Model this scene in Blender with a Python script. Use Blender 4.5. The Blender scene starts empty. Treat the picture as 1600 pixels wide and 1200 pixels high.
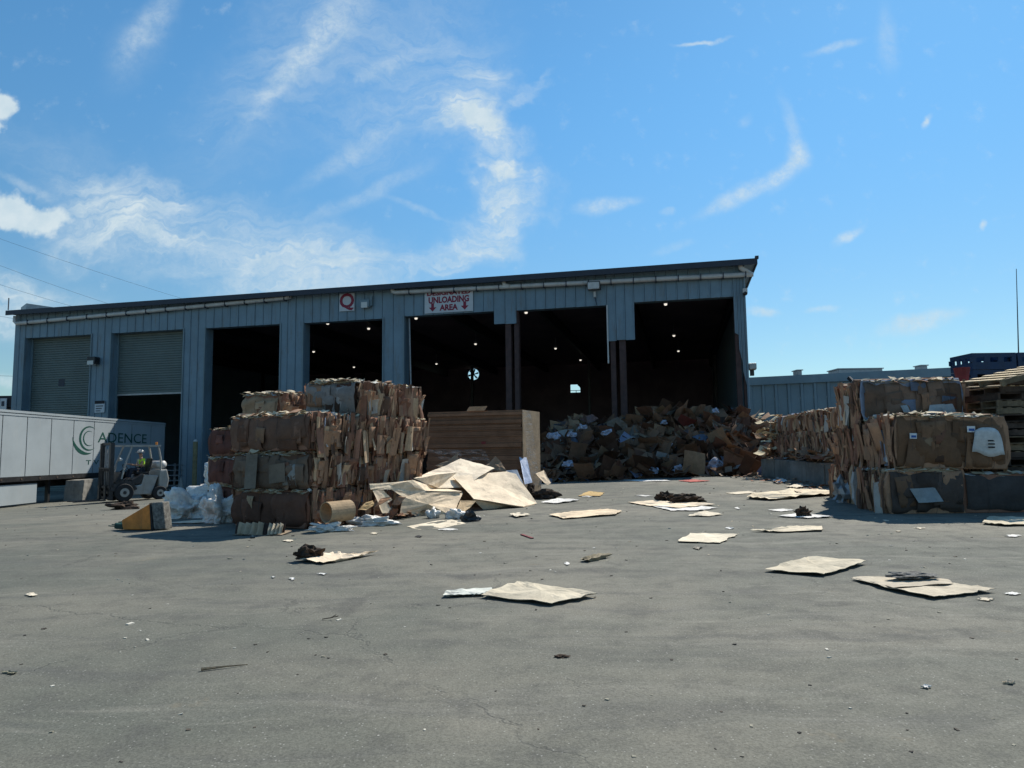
import bpy, bmesh, math, random
from mathutils import Vector, Matrix, noise
R = math.radians
random.seed(7)
scn = bpy.context.scene
COL = scn.collection

# ------------------------------------------------------------------ camera
FPX = 1120.0; PITCH = math.atan(106/FPX); ROLL = .0125; CAMH = 1.5
FW = Vector((0, math.cos(PITCH), math.sin(PITCH)))
UPV = Vector((0, -math.sin(PITCH), math.cos(PITCH)))
XV = Vector((1, 0, 0))
cam = bpy.data.cameras.new('camera'); camo = bpy.data.objects.new('camera', cam); COL.objects.link(camo)
cam.sensor_width = 36; cam.lens = 36*FPX/1600; cam.clip_end = 6000; cam.clip_start = .05
_r = XV*math.cos(ROLL) - UPV*math.sin(ROLL); _u = XV*math.sin(ROLL) + UPV*math.cos(ROLL)
M4 = Matrix.Identity(4)
for i in range(3):
    M4[i][0] = _r[i]; M4[i][1] = _u[i]; M4[i][2] = -FW[i]
M4[2][3] = CAMH
camo.matrix_world = M4
scn.camera = camo

def ray(px, py):
    u = (px-800)/FPX; v = -(py-600)/FPX
    x = u*math.cos(ROLL)+v*math.sin(ROLL); y = -u*math.sin(ROLL)+v*math.cos(ROLL)
    return x*XV + y*UPV + FW
def at(px, py, Y):
    d = ray(px, py); t = Y/d.y
    return Vector((0, 0, CAMH)) + d*t
def smooth(a, b, x):
    t = max(0, min(1, (x-a)/(b-a))); return t*t*(3-2*t)
def terrain(x, y):
    k = .17+(x-1.7)*.031
    k = -.75+.0 if k < -.75 else (.36 if k > .36 else k)
    return smooth(10, 30, y)*k
def gnd(px, py):
    d = ray(px, py); z = 0
    for _ in range(12):
        t = (z-CAMH)/d.z; p = Vector((0, 0, CAMH))+d*t; z = terrain(p.x, p.y)*.7+z*.3
    p.z = terrain(p.x, p.y)
    return p

# ------------------------------------------------------------------ sun, sky, exposure
SUN_AZ = Vector((.57, .82)).normalized(); SUN_EL = R(46)
sd = Vector((SUN_AZ.x*math.cos(SUN_EL), SUN_AZ.y*math.cos(SUN_EL), math.sin(SUN_EL)))
sl = bpy.data.lights.new('sun', 'SUN'); sl.energy = 5.0; sl.angle = R(.5); sl.color = (1, .945, .84)
so = bpy.data.objects.new('sun', sl); COL.objects.link(so); so.rotation_euler = sd.to_track_quat('Z', 'Y').to_euler(); so.location = (30, 30, 60)
scn.view_settings.view_transform = 'Standard'; scn.view_settings.look = 'None'
scn.view_settings.gamma = 1; scn.view_settings.use_curve_mapping = False
scn.view_settings.exposure = 0.3
SKY_STRENGTH = .12

world = bpy.data.worlds.new('World'); scn.world = world; world.use_nodes = True
wn = world.node_tree; wn.nodes.clear()
class G:
    def __init__(s, nt): s.nt = nt
    def n(s, t, ins=None, **kw):
        nd = s.nt.nodes.new(t)
        for k, v in kw.items(): setattr(nd, k, v)
        for k, v in (ins or {}).items():
            if isinstance(v, bpy.types.NodeSocket): s.nt.links.new(v, nd.inputs[k])
            else: nd.inputs[k].default_value = v
        return nd
    def m(s, op, a, b=None, c=None, clamp=False):
        ins = {0: a}
        if b is not None: ins[1] = b
        if c is not None: ins[2] = c
        return s.n('ShaderNodeMath', ins, operation=op, use_clamp=clamp).outputs[0]
    def vm(s, op, a, b=None, scale=None):
        ins = {0: a}
        if b is not None: ins[1] = b
        if scale is not None: ins['Scale'] = scale
        nd = s.n('ShaderNodeVectorMath', ins, operation=op)
        return nd.outputs['Value'] if op in ('LENGTH', 'DOT_PRODUCT') else nd.outputs[0]
    def noise(s, vec, scale, detail=4, rough=.55, dist=0):
        return s.n('ShaderNodeTexNoise', {'Vector': vec, 'Scale': scale, 'Detail': detail, 'Roughness': rough, 'Distortion': dist})
    def ramp(s, f, a, b, lo=0., hi=1.):
        return s.n('ShaderNodeMapRange', {0: f, 1: a, 2: b, 3: lo, 4: hi}, interpolation_type='SMOOTHSTEP').outputs[0]
    def mix(s, f, a, b, mode='MIX'):
        return s.n('ShaderNodeMix', {0: f, 6: a, 7: b}, data_type='RGBA', blend_type=mode).outputs[2]
    def mapping(s, vec, loc=(0, 0, 0), rot=(0, 0, 0), sc=(1, 1, 1), vt='POINT'):
        return s.n('ShaderNodeMapping', {0: vec, 1: loc, 2: rot, 3: sc}, vector_type=vt).outputs[0]
g = G(wn)
sky = g.n('ShaderNodeTexSky', sky_type='NISHITA', sun_disc=False, sun_elevation=SUN_EL,
          sun_rotation=math.atan2(SUN_AZ.x, SUN_AZ.y), altitude=200, air_density=1.0, dust_density=.12, ozone_density=3.)
tc = g.n('ShaderNodeTexCoord')
sep = g.n('ShaderNodeSeparateXYZ', {0: tc.outputs['Generated']})
yy = g.m('MAXIMUM', sep.outputs[1], .05)
uu = g.m('DIVIDE', sep.outputs[0], yy); vv = g.m('DIVIDE', sep.outputs[2], yy)
uv = g.n('ShaderNodeCombineXYZ', {0: uu, 1: vv, 2: 0.}).outputs[0]
front = g.ramp(sep.outputs[1], .1, .3)
w1 = g.noise(uv, 5.0, 5, .6).outputs['Color']
w2 = g.noise(uv, 19.0, 4, .6).outputs['Color']
wa = g.vm('SCALE', g.vm('SUBTRACT', w1, (.5, .5, .5)), scale=.19)
wb = g.vm('SCALE', g.vm('SUBTRACT', w2, (.5, .5, .5)), scale=.06)
wuv = g.vm('ADD', g.vm('ADD', uv, wa), wb)
suv = g.vm('ADD', g.vm('ADD', uv, g.vm('SCALE', g.vm('SUBTRACT', w1, (.5, .5, .5)), scale=.045)), g.vm('SCALE', g.vm('SUBTRACT', w2, (.5, .5, .5)), scale=.02))
def ell(cx, cy, rx, ry, ang, st, vec):
    d = ray(cx, cy); c = (d.x/d.y, d.z/d.y, 0)
    mp = g.mapping(vec, c, (0, 0, R(ang)), (rx/FPX*1.05, ry/FPX*1.05, 1), 'TEXTURE')
    ln = g.vm('LENGTH', mp)
    return g.n('ShaderNodeMapRange', {0: ln, 1: 1., 2: 0., 3: 0., 4: st}, interpolation_type='SMOOTHERSTEP').outputs[0]
def total(lst, vec):
    t = None
    for e in lst:
        v = ell(*e, vec); t = v if t is None else g.m('ADD', t, v)
    return t
cirrus = total([(720, 195, 95, 90, -50, .5), (770, 240, 115, 72, -55, .62), (800, 305, 72, 88, 30, .5), (765, 365, 75, 115, -70, .62), (700, 405, 170, 42, 22, .45), (830, 150, 90, 22, 40, .35),
                (755, 110, 110, 50, -40, .35), (640, 100, 300, 200, 60, .24), (230, 355, 260, 130, -25, .36), (390, 405, 300, 130, -14, .42), (170, 335, 140, 120, 0, .4), (500, 440, 220, 80, 8, .4),
                (20, 465, 190, 90, -15, .6), (290, 300, 90, 40, -20, .3), (440, 90, 340, 150, 55, .2), (120, 250, 260, 90, -20, .12)], wuv)
streak = total([(440, 125, 200, 34, 52, .30), (520, 40, 170, 60, 52, .30), (235, 35, 120, 36, 58, .32), (215, 70, 110, 60, 60, .16), (560, 230, 190, 26, 34, .24), (580, 300, 150, 20, 25, .26),
                (600, 105, 140, 22, 30, .16), (650, 325, 80, 9, -24, .24), (1165, 296, 130, 20, 28, .62), (1225, 268, 60, 22, 40, .45), (1248, 238, 26, 40, 20, .55), (1235, 195, 18, 75, 12, .28),
                (1100, 60, 66, 6, 3, .7), (1305, 74, 65, 13, 14, .42), (1385, 60, 28, 85, 2, .26), (1330, 371, 38, 12, 42, .62), (1449, 195, 10, 19, -20, .7), (1537, 358, 9, 14, 0, .7),
                (945, 318, 75, 18, 5, .6), (1035, 333, 18, 9, 0, .4), (1440, 503, 100, 20, 10, .65), (1190, 487, 40, 11, 0, .6), (1285, 484, 40, 8, 0, .4), (1050, 388, 50, 12, 14, .2),
                (1165, 182, 20, 14, 40, .2), (40, 290, 85, 13, -25, .3), (20, 600, 70, 16, 5, .6)], suv)
fine = g.noise(g.mapping(wuv, (0, 0, 0), (0, 0, R(-38)), (7, 26, 1)), 1.0, 5, .68).outputs[0]
fine2 = g.noise(uv, 55, 4, .7).outputs[0]
fib = g.noise(g.mapping(wuv, (3, 1, 0), (0, 0, R(-52)), (3, 40, 1)), 1.0, 4, .6).outputs[0]
tex = g.m('ADD', g.m('MULTIPLY', g.ramp(fine, .28, .7, .3, 1.25), g.ramp(fib, .3, .62, .55, 1.15)), g.m('MULTIPLY', g.m('SUBTRACT', fine2, .5), .5))
ca = g.m('MULTIPLY', g.m('MULTIPLY', cirrus, g.m('MAXIMUM', tex, .08)), 1.05)
sa = g.m('MULTIPLY', g.m('MULTIPLY', streak, g.m('MULTIPLY', g.ramp(fine2, .25, .7, .5, 1.15), g.ramp(fine, .25, .6, .55, 1.1))), .95)
cum = total([(2, 168, 42, 36, -15, 1.), (-10, 200, 30, 16, 0, .8), (62, 345, 95, 40, 3, .9), (20, 335, 60, 48, 3, .6), (-15, 335, 80, 46, 10, 1.)], g.vm('ADD', uv, g.vm('SCALE', g.vm('SUBTRACT', w2, (.5, .5, .5)), scale=.05)))
cn = g.noise(uv, 30, 6, .6).outputs[0]
cu = g.ramp(g.m('ADD', cum, g.m('MULTIPLY', g.m('SUBTRACT', cn, .5), 1.0)), .05, .75, 0., .95)
# thin cirrus goes on round the rest of the sky
gen = g.noise(g.mapping(tc.outputs['Generated'], (3, 1, 2), (0, 0, R(30)), (2, 7, 9)), 1.0, 6, .6).outputs[0]
veil = g.m('MULTIPLY', g.ramp(gen, .5, .8, 0., .35), g.ramp(sep.outputs[2], .0, .1))
alpha = g.m('MAXIMUM', g.m('MAXIMUM', g.m('MULTIPLY', g.m('ADD', ca, sa), front), g.m('MULTIPLY', cu, front)), g.m('MULTIPLY', veil, g.ramp(sep.outputs[1], .5, .1)), clamp=True)
alpha = g.m('MINIMUM', alpha, .93)
skyc = g.mix(1., sky.outputs[0], g.mix(g.ramp(sep.outputs[2], .0, .5), (.56, .64, .61, 1), (.54, .92, .99, 1)), 'MULTIPLY')
cshade = g.mix(g.ramp(cn, .3, .7), (4.0, 4.9, 5.4, 1), (4.7, 5.4, 5.7, 1))
cc = g.mix(alpha, skyc, cshade)
bg = g.n('ShaderNodeBackground', {0: cc, 1: SKY_STRENGTH})
wo = g.n('ShaderNodeOutputWorld'); wn.links.new(bg.outputs[0], wo.inputs[0])

# ------------------------------------------------------------------ materials
def mat(name, fn, rough=.8, metal=0., spec=.3):
    m = bpy.data.materials.new(name); m.use_nodes = True; nt = m.node_tree; nt.nodes.clear()
    q = G(nt); out = q.n('ShaderNodeOutputMaterial'); b = q.n('ShaderNodeBsdfPrincipled', {'Roughness': rough, 'Metallic': metal, 'Specular IOR Level': spec})
    nt.links.new(b.outputs[0], out.inputs[0]); q.b = b; q.out = out
    q.obj = q.n('ShaderNodeTexCoord').outputs['Object']; q.pos = q.n('ShaderNodeNewGeometry').outputs['Position']
    q.link = lambda a, k: nt.links.new(a, b.inputs[k])
    fn(q); return m
def bump(q, h, st, dist=.02):
    q.link(q.n('ShaderNodeBump', {'Height': h, 'Strength': st, 'Distance': dist}).outputs[0], 'Normal')
def plain(name, c, rough=.7, metal=0., var=.25, scale=3., spec=.3, bmp=.15, dirt=None):
    def f(q):
        n1 = q.noise(q.pos, scale, 6, .65).outputs[0]; n2 = q.noise(q.pos, scale*9, 4, .6).outputs[0]
        k = q.m('ADD', q.ramp(n1, .3, .7, 1-var, 1+var*.5), q.m('MULTIPLY', q.m('SUBTRACT', n2, .5), var*.6))
        c1 = q.mix(1., (*c, 1), q.n('ShaderNodeCombineColor', {0: k, 1: k, 2: k}).outputs[0], 'MULTIPLY')
        if dirt:
            dm = q.ramp(q.noise(q.mapping(q.pos, sc=(2.5, 2.5, .35)), 1.6, 6, .7).outputs[0], .5, .72, 0., dirt[1])
            c1 = q.mix(dm, c1, (*dirt[0], 1))
        q.link(c1, 'Base Color')
        if bmp: bump(q, n2, bmp, .01)
        q.link(q.ramp(n1, .3, .7, rough*.9, min(1, rough*1.12)), 'Roughness')
    return mat(name, f, rough, metal, spec)

def f_card(q):
    a = q.n('ShaderNodeAttribute', attribute_name='col').outputs['Color']
    n1 = q.noise(q.pos, 2.6, 6, .65).outputs[0]; n2 = q.noise(q.pos, 22, 5, .65).outputs[0]
    flute = q.n('ShaderNodeTexWave', {'Vector': q.obj, 'Scale': 26., 'Distortion': 1.5, 'Detail': 2.}, bands_direction='X').outputs[1]
    k = q.m('ADD', q.m('ADD', q.ramp(n1, .25, .75, .74, 1.12), q.m('MULTIPLY', q.m('SUBTRACT', n2, .5), .34)), q.m('MULTIPLY', q.m('SUBTRACT', flute, .5), .05))
    c = q.mix(1., a, q.n('ShaderNodeCombineColor', {0: k, 1: k, 2: k}).outputs[0], 'MULTIPLY')
    st = q.ramp(q.noise(q.pos, 3.7, 6, .78, .8).outputs[0], .56, .74, 0., .5)
    c = q.mix(st, c, (.09, .06, .045, 1))
    q.link(c, 'Base Color'); bump(q, q.m('ADD', n2, q.m('MULTIPLY', n1, 1.5)), .45, .02)
M_CARD = mat('cardboard', f_card, .85, 0, .15)

def f_asph(q):
    p = q.pos
    big = q.noise(p, .16, 5, .6, .4).outputs[0]
    dv = q.vm('SUBTRACT', q.noise(p, .35, 3, .5).outputs['Color'], (.5, .5, .5))
    pw = q.vm('ADD', p, q.vm('SCALE', dv, scale=1.6))
    streak = q.noise(q.mapping(pw, rot=(0, 0, R(8)), sc=(.22, 1.7, 1)), 1.3, 5, .7).outputs[0]
    streak2 = q.noise(q.mapping(pw, rot=(0, 0, R(-14)), sc=(.14, 2.6, 1)), 1.1, 4, .7).outputs[0]
    streak3 = q.noise(q.mapping(pw, rot=(0, 0, R(58)), sc=(.13, 2.4, 1)), 1.0, 4, .7).outputs[0]
    mid = q.noise(p, 2.1, 5, .72).outputs[0]
    grit = q.noise(p, 60, 4, .8).outputs[0]
    vor = q.n('ShaderNodeTexVoronoi', {'Vector': p, 'Scale': 48.}, feature='F1')
    stone = q.ramp(vor.outputs['Distance'], .12, .34, 1., 0.)
    spick = q.ramp(q.n('ShaderNodeSeparateColor', {0: vor.outputs['Color']}).outputs[0], .8, .95)
    base = q.mix(q.ramp(big, .36, .64), (.104, .108, .090, 1), (.176, .166, .134, 1))
    base = q.mix(q.ramp(streak, .46, .78, 0., .6), base, (.075, .075, .073, 1))
    base = q.mix(q.ramp(streak2, .52, .78, 0., .6), base, (.225, .215, .18, 1))
    base = q.mix(q.ramp(streak3, .60, .76, 0., .5), base, (.20, .195, .165, 1))
    base = q.mix(q.ramp(mid, .46, .72, 0., .55), base, (.078, .077, .072, 1))
    base = q.mix(q.ramp(q.noise(p, .8, 5, .8).outputs[0], .62, .7, 0., .4), base, (.17, .145, .10, 1))
    spx = q.n('ShaderNodeSeparateXYZ', {0: pw})
    arcs = None
    for (cx_, cy_, rad) in ((-14, 34, 20.5), (-14, 34, 22.4), (16, 26, 17.), (16, 26, 18.8), (2, 60, 49.), (2, 60, 50.9), (-4, -22, 34.), (-4, -22, 35.8)):
        dd = q.vm('LENGTH', q.vm('SUBTRACT', q.vm('MULTIPLY', pw, (1, 1, 0)), (cx_, cy_, 0)))
        a_ = q.ramp(q.m('ABSOLUTE', q.m('SUBTRACT', dd, rad+.0)), .06, .26, 1., 0.); arcs = a_ if arcs is None else q.m('MAXIMUM', arcs, a_)
    base = q.mix(q.m('MULTIPLY', q.m('MULTIPLY', arcs, q.ramp(big, .35, .6)), q.ramp(mid, .35, .65, .1, .55)), base, (.06, .06, .058, 1))
    base = q.mix(q.ramp(q.noise(p, .42, 4, .7, 1.).outputs[0], .60, .70, 0., .5), base, (.07, .068, .062, 1))
    cell = q.n('ShaderNodeSeparateColor', {0: q.n('ShaderNodeTexVoronoi', {'Vector': p, 'Scale': 85.}, feature='F1').outputs['Color']}).outputs[1]
    k = q.m('ADD', q.m('ADD', .34, q.m('MULTIPLY', grit, .95)), q.m('MULTIPLY', cell, .36))
    base = q.mix(1., base, q.n('ShaderNodeCombineColor', {0: k, 1: k, 2: k}).outputs[0], 'MULTIPLY')
    base = q.mix(q.m('MULTIPLY', q.m('MULTIPLY', stone, spick), .5), base, (.48, .47, .43, 1))
    # long cracks and a finer craze pattern in patches
    cv = q.vm('ADD', p, q.vm('SCALE', q.vm('SUBTRACT', q.noise(p, 1.2, 5, .7).outputs['Color'], (.5, .5, .5)), scale=.9))
    c1 = q.n('ShaderNodeTexVoronoi', {'Vector': cv, 'Scale': .23}, feature='DISTANCE_TO_EDGE').outputs['Distance']
    c2 = q.n('ShaderNodeTexVoronoi', {'Vector': cv, 'Scale': 2.1}, feature='DISTANCE_TO_EDGE').outputs['Distance']
    k1 = q.m('MULTIPLY', q.ramp(c1, .001, .006, 1., 0.), q.ramp(q.noise(p, .9, 3).outputs[0], .42, .58))
    k2 = q.m('MULTIPLY', q.ramp(c2, .006, .03, 1., 0.), q.ramp(q.noise(p, .3, 4).outputs[0], .55, .66))
    ck = q.m('MAXIMUM', k1, q.m('MULTIPLY', k2, .7))
    base = q.mix(q.m('MULTIPLY', ck, .3), base, (.035, .034, .034, 1))
    q.link(base, 'Base Color')
    h = q.m('SUBTRACT', q.m('ADD', grit, q.m('MULTIPLY', mid, .8)), q.m('MULTIPLY', ck, 1.2))
    bump(q, h, .42, .015)
    q.link(q.ramp(mid, .3, .7, .82, .95), 'Roughness')
M_ASPH = mat('asphalt', f_asph, .9, 0, .25)
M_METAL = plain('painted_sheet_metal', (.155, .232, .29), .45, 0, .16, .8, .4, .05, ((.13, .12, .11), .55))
M_METAL2 = plain('grey_blue_sheet_metal', (.15, .215, .25), .5, 0, .18, .5, .4, .04, ((.16, .17, .17), .3))
M_FARM = plain('pale_blue_sheet_metal', (.20, .28, .33), .5, 0, .15, .5, .4, .04, ((.2, .22, .23), .3))
M_DOOR = plain('roller_door_metal', (.12, .155, .15), .5, 0, .15, .9, .35, .05, ((.13, .12, .1), .3))
M_FASC = plain('dark_trim', (.035, .042, .06), .5, 0, .2, 2)
M_PIPE = plain('white_pvc', (.50, .50, .49), .45, 0, .15, 2, .4, .05, ((.3, .27, .22), .35))
M_RUST = plain('red_primer_steel', (.075, .045, .042), .7, 0, .4, 3, .3, .3, ((.06, .03, .025), .5))
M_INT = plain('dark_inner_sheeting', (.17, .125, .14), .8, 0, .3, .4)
M_FLOOR = plain('warehouse_floor', (.26, .23, .21), .8, 0, .4, .5)
M_CONC = plain('concrete', (.21, .20, .18), .9, 0, .35, 1.6, .2, .5, ((.09, .085, .075), .6))
M_WHITE = plain('white_trailer_skin', (.34, .38, .40), .35, 0, .08, .8, .5, .02, ((.4, .4, .38), .25))
M_SIGN = plain('white_sign_board', (.50, .53, .56), .5, 0, .06, 3, .4, .02)
M_RED = plain('maroon_lettering', (.23, .022, .05), .55, 0, .12, 6, .3, 0)
M_GREEN = plain('dark_green_lettering', (.012, .07, .055), .5, 0, .1, 6, .3, 0)
M_BLACK = plain('black_rubber', (.022, .022, .023), .75, 0, .3, 8)
M_STEEL = plain('dark_steel', (.05, .05, .052), .45, .5, .3, 6)
M_GALV = plain('galvanised_steel', (.32, .33, .34), .45, .5, .2, 4)
M_LGREY = plain('light_grey_enamel', (.30, .30, .28), .35, 0, .15, 5, .5, .03, ((.2, .18, .15), .4))
M_ORANGE = plain('orange_plastic', (.62, .22, .045), .55, 0, .25, 6, .3, .1, ((.15, .09, .05), .5))
M_FELT = plain('speckled_grey_panel', (.20, .195, .18), .95, 0, .6, 16, .1, .9)
M_TEAL = plain('dark_green_plastic', (.015, .06, .05), .5, 0, .3, 8)
M_WOOD = plain('weathered_pallet_wood', (.20, .155, .10), .85, 0, .5, 4, .2, .4, ((.12, .10, .08), .6))
M_WOODL = plain('fresh_pallet_wood', (.56, .43, .26), .8, 0, .3, 4, .2, .3)
M_WOODD = plain('dark_pallet_wood', (.085, .063, .05), .9, 0, .5, 4, .2, .4)
M_BLUE = plain('blue_plastic', (.010, .035, .09), .5, 0, .25, 4, .4, .05)
M_REDP = plain('faded_red_plastic', (.18, .03, .035), .6, 0, .25, 4)
M_HIVIS = plain('lime_hi_vis_cloth', (.42, .72, .05), .8, 0, .15, 20)
M_SKIN = plain('skin', (.38, .22, .15), .6, 0, .1, 20)
M_DENIM = plain('dark_trousers', (.03, .035, .05), .9, 0, .2, 20)
M_YEL = plain('yellow_post_paint', (.28, .24, .13), .6, 0, .3, 5)
M_BLUEPR = plain('blue_print', (.03, .10, .33), .6, 0, .2, 8, .3, 0)
M_INK = plain('black_print', (.02, .02, .025), .7, 0, .1, 8, .3, 0)
M_DEBRIS = plain('dark_brown_refuse', (.06, .04, .028), .9, 0, .6, 14, .2, .8)
M_ROOFL = plain('low_roof', (.03, .03, .035), .7, 0, .3, 1)
def f_film(q):
    n1 = q.noise(q.pos, 9, 6, .7, .8).outputs[0]
    q.link(q.mix(q.ramp(n1, .3, .7), (.54, .53, .50, 1), (.80, .77, .72, 1)), 'Base Color'); bump(q, n1, .8, .04)
    q.b.inputs['Subsurface Weight'].default_value = 0.0
M_FILM = mat('white_plastic_film', f_film, .28, 0, .6)
M_BAG = plain('shade_toned_bag_plastic', (.34, .37, .46), .45, 0, .5, 7, .4, .5)  # shade put into the colour: a darker, bluer copy of the white film
def f_wrap(q):
    n1 = q.noise(q.mapping(q.pos, sc=(3, 3, 18)), 1.4, 6, .7, .6).outputs[0]
    q.link(q.mix(q.ramp(n1, .3, .7), (.6, .6, .58, 1), (.85, .85, .83, 1)), 'Base Color'); bump(q, n1, .6, .03)
    q.link(q.ramp(n1, .4, .7, .0, .35), 'Alpha')
M_WRAP = mat('clear_stretch_wrap', f_wrap, .2, 0, .7)
def emat(name, c, s):
    m = bpy.data.materials.new(name); m.use_nodes = True; b = m.node_tree.nodes['Principled BSDF']
    b.inputs['Base Color'].default_value = (*c, 1); b.inputs['Emission Color'].default_value = (*c, 1); b.inputs['Emission Strength'].default_value = s
    return m
M_LAMP = emat('lit_lamp_lens', (1, .93, .8), .8)
def f_glass(q):
    q.b.inputs['Base Color'].default_value = (.5, .5, .48, 1)
M_LENS = mat('lamp_glass', f_glass, .2, 0, .6)

# ------------------------------------------------------------------ mesh builder
class MB:
    def __init__(s): s.v = []; s.f = []; s.c = []
    def quad(s, pts, col=(.4, .3, .2)):
        b = len(s.v); s.v += [tuple(p) for p in pts]; s.f.append(tuple(range(b, b+len(pts)))); s.c.append(col)
    def obox(s, c, ax, ay, az, col=(.4, .3, .2)):
        b = len(s.v); c = Vector(c)
        for k in (-1, 1):
            for j in (-1, 1):
                for i in (-1, 1): s.v.append(tuple(c+ax*i+ay*j+az*k))
        for f in ((0, 2, 3, 1), (4, 5, 7, 6), (0, 1, 5, 4), (2, 6, 7, 3), (0, 4, 6, 2), (1, 3, 7, 5)):
            s.f.append(tuple(b+i for i in f)); s.c.append(col)
    def box(s, x0, x1, y0, y1, z0, z1, col=(.4, .3, .2)):
        s.obox(((x0+x1)/2, (y0+y1)/2, (z0+z1)/2), Vector(((x1-x0)/2, 0, 0)), Vector((0, (y1-y0)/2, 0)), Vector((0, 0, (z1-z0)/2)), col)
    def bar(s, a, b, w, h=None, up=Vector((0, 0, 1)), col=(.4, .3, .2)):
        a = Vector(a); b = Vector(b); h = h or w; d = (b-a); L = d.length; d /= L
        if abs(d.dot(up)) > .95: up = Vector((0, 1, 0))
        x = d.cross(up).normalized(); y = x.cross(d)
        s.obox((a+b)/2, x*w/2, y*h/2, d*L/2, col)
    def tube(s, pts, r, n=8, col=(.4, .3, .2), caps=True):
        pts = [Vector(p) for p in pts]; rings = []
        for i, p in enumerate(pts):
            d = (pts[min(i+1, len(pts)-1)]-pts[max(i-1, 0)]).normalized()
            up = Vector((0, 0, 1)) if abs(d.z) < .9 else Vector((1, 0, 0))
            x = d.cross(up).normalized(); y = x.cross(d); rr = r[i] if isinstance(r, (list, tuple)) else r
            b = len(s.v); rings.append(b)
            for k in range(n):
                a = 2*math.pi*k/n; s.v.append(tuple(p+x*rr*math.cos(a)+y*rr*math.sin(a)))
        for q in range(len(rings)-1):
            for k in range(n):
                a, b = rings[q], rings[q+1]; s.f.append((a+k, a+(k+1) % n, b+(k+1) % n, b+k)); s.c.append(col)
        if caps:
            s.f.append(tuple(reversed(range(rings[0], rings[0]+n)))); s.c.append(col)
            s.f.append(tuple(range(rings[-1], rings[-1]+n))); s.c.append(col)
    def sheet(s, o, u, v, nu, nv, fn, th, col):
        """bent sheet with thickness: corner o, edges u and v, fn(i,j) -> height along the normal"""
        o = Vector(o); u = Vector(u); v = Vector(v); n = u.cross(v).normalized(); b = len(s.v); N = (nu+1)*(nv+1)
        for side in (0, 1):
            for j in range(nv+1):
                for i in range(nu+1):
                    a = i/nu; c = j/nv; s.v.append(tuple(o+u*a+v*c+n*(fn(a, c)-side*th)))
        W = nu+1
        for j in range(nv):
            for i in range(nu):
                k = b+j*W+i; s.f.append((k, k+1, k+1+W, k+W)); s.c.append(col)
                k += N; s.f.append((k, k+W, k+1+W, k+1)); s.c.append(col)
        edge = [j for j in range(nu)]+[nu+j*W for j in range(nv)]+[nv*W+nu-j for j in range(nu)]+[(nv-j)*W for j in range(nv)]
        dk = tuple(x*.75 for x in col)
        for q in range(len(edge)):
            a, c = b+edge[q], b+edge[(q+1) % len(edge)]
            s.f.append((a, a+N, c+N, c)); s.c.append(dk)
    def build(s, name, m, parent=None, smooth_=False, bevel=0):
        me = bpy.data.meshes.new(name); me.from_pydata(s.v, [], s.f); me.validate(clean_customdata=False)
        if m is M_CARD and len(me.polygons) == len(s.c):
            at_ = me.attributes.new('col', 'FLOAT_COLOR', 'FACE'); flat = []
            for c in s.c: flat += [c[0], c[1], c[2], 1.]
            at_.data.foreach_set('color', flat)
        me.materials.append(m); me.update()
        if smooth_: me.polygons.foreach_set('use_smooth', [True]*len(me.polygons))
        o = bpy.data.objects.new(name, me); COL.objects.link(o)
        if parent: o.parent = parent
        if bevel:
            bv = o.modifiers.new('bevel', 'BEVEL'); bv.width = bevel; bv.segments = 2; bv.limit_method = 'ANGLE'
        return o
def tag(o, label=None, cat=None, group=None, kind=None):
    if label: o['label'] = label
    if cat: o['category'] = cat
    if group: o['group'] = group
    if kind: o['kind'] = kind
    return o
def empty(name, loc, rz=0, label=None, cat=None, group=None):
    o = bpy.data.objects.new(name, None); COL.objects.link(o); o.location = loc; o.rotation_euler = (0, 0, rz); o.empty_display_size = .2
    return tag(o, label, cat, group)
def copy_tree(o, parent=None):
    c = o.copy(); COL.objects.link(c)
    if parent: c.parent = parent
    for ch in o.children: copy_tree(ch, c)
    return c
def text(name, body, size, m, M, parent=None, ext=.004, bold=0., align='CENTER', sx=1.):
    cu_ = bpy.data.curves.new(name, 'FONT'); cu_.body = body; cu_.size = size; cu_.extrude = ext; cu_.offset = bold; cu_.align_x = align; cu_.align_y = 'CENTER'
    cu_.resolution_u = 3
    t = bpy.data.objects.new(name+'_tmp', cu_); COL.objects.link(t)
    dg = bpy.context.evaluated_depsgraph_get(); me = bpy.data.meshes.new_from_object(t.evaluated_get(dg)); bpy.data.objects.remove(t)
    me.name = name
    S = M @ Matrix.Diagonal((sx, 1, 1, 1)); me.transform(S); me.materials.clear(); me.materials.append(m)
    o = bpy.data.objects.new(name, me); COL.objects.link(o)
    if parent: o.parent = parent
    return o
def basis(o, x, y):
    x = Vector(x).normalized(); y = Vector(y).normalized(); z = x.cross(y); M = Matrix.Identity(4)
    for i in range(3): M[i][0] = x[i]; M[i][1] = y[i]; M[i][2] = z[i]; M[i][3] = o[i]
    return M

# ------------------------------------------------------------------ ground
def axis(lo, hi, st, far):
    a = []; x = lo
    while x < hi: a.append(x); x += st
    a.append(hi); e = [];  d = st
    y = hi
    while y < far: d *= 1.6; y += d; e.append(min(y, far))
    f = []; d = st; y = lo
    while y > -far: d *= 1.6; y -= d; f.append(max(y, -far))
    return list(reversed(f))+a+e
mb = MB(); xs = axis(-50, 50, 1., 3000); ys = axis(-6, 60, 1., 3000)
for y in ys:
    for x in xs:
        mb.v.append((x, y, terrain(x, y)))
for j in range(len(ys)-1):
    for i in range(len(xs)-1):
        k = j*len(xs)+i; mb.f.append((k, k+1, k+1+len(xs), k+len(xs))); mb.c.append((0, 0, 0))
tag(mb.build('ground', M_ASPH, None, True), 'cracked grey asphalt yard streaked with dust and tyre marks', kind='structure')

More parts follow.
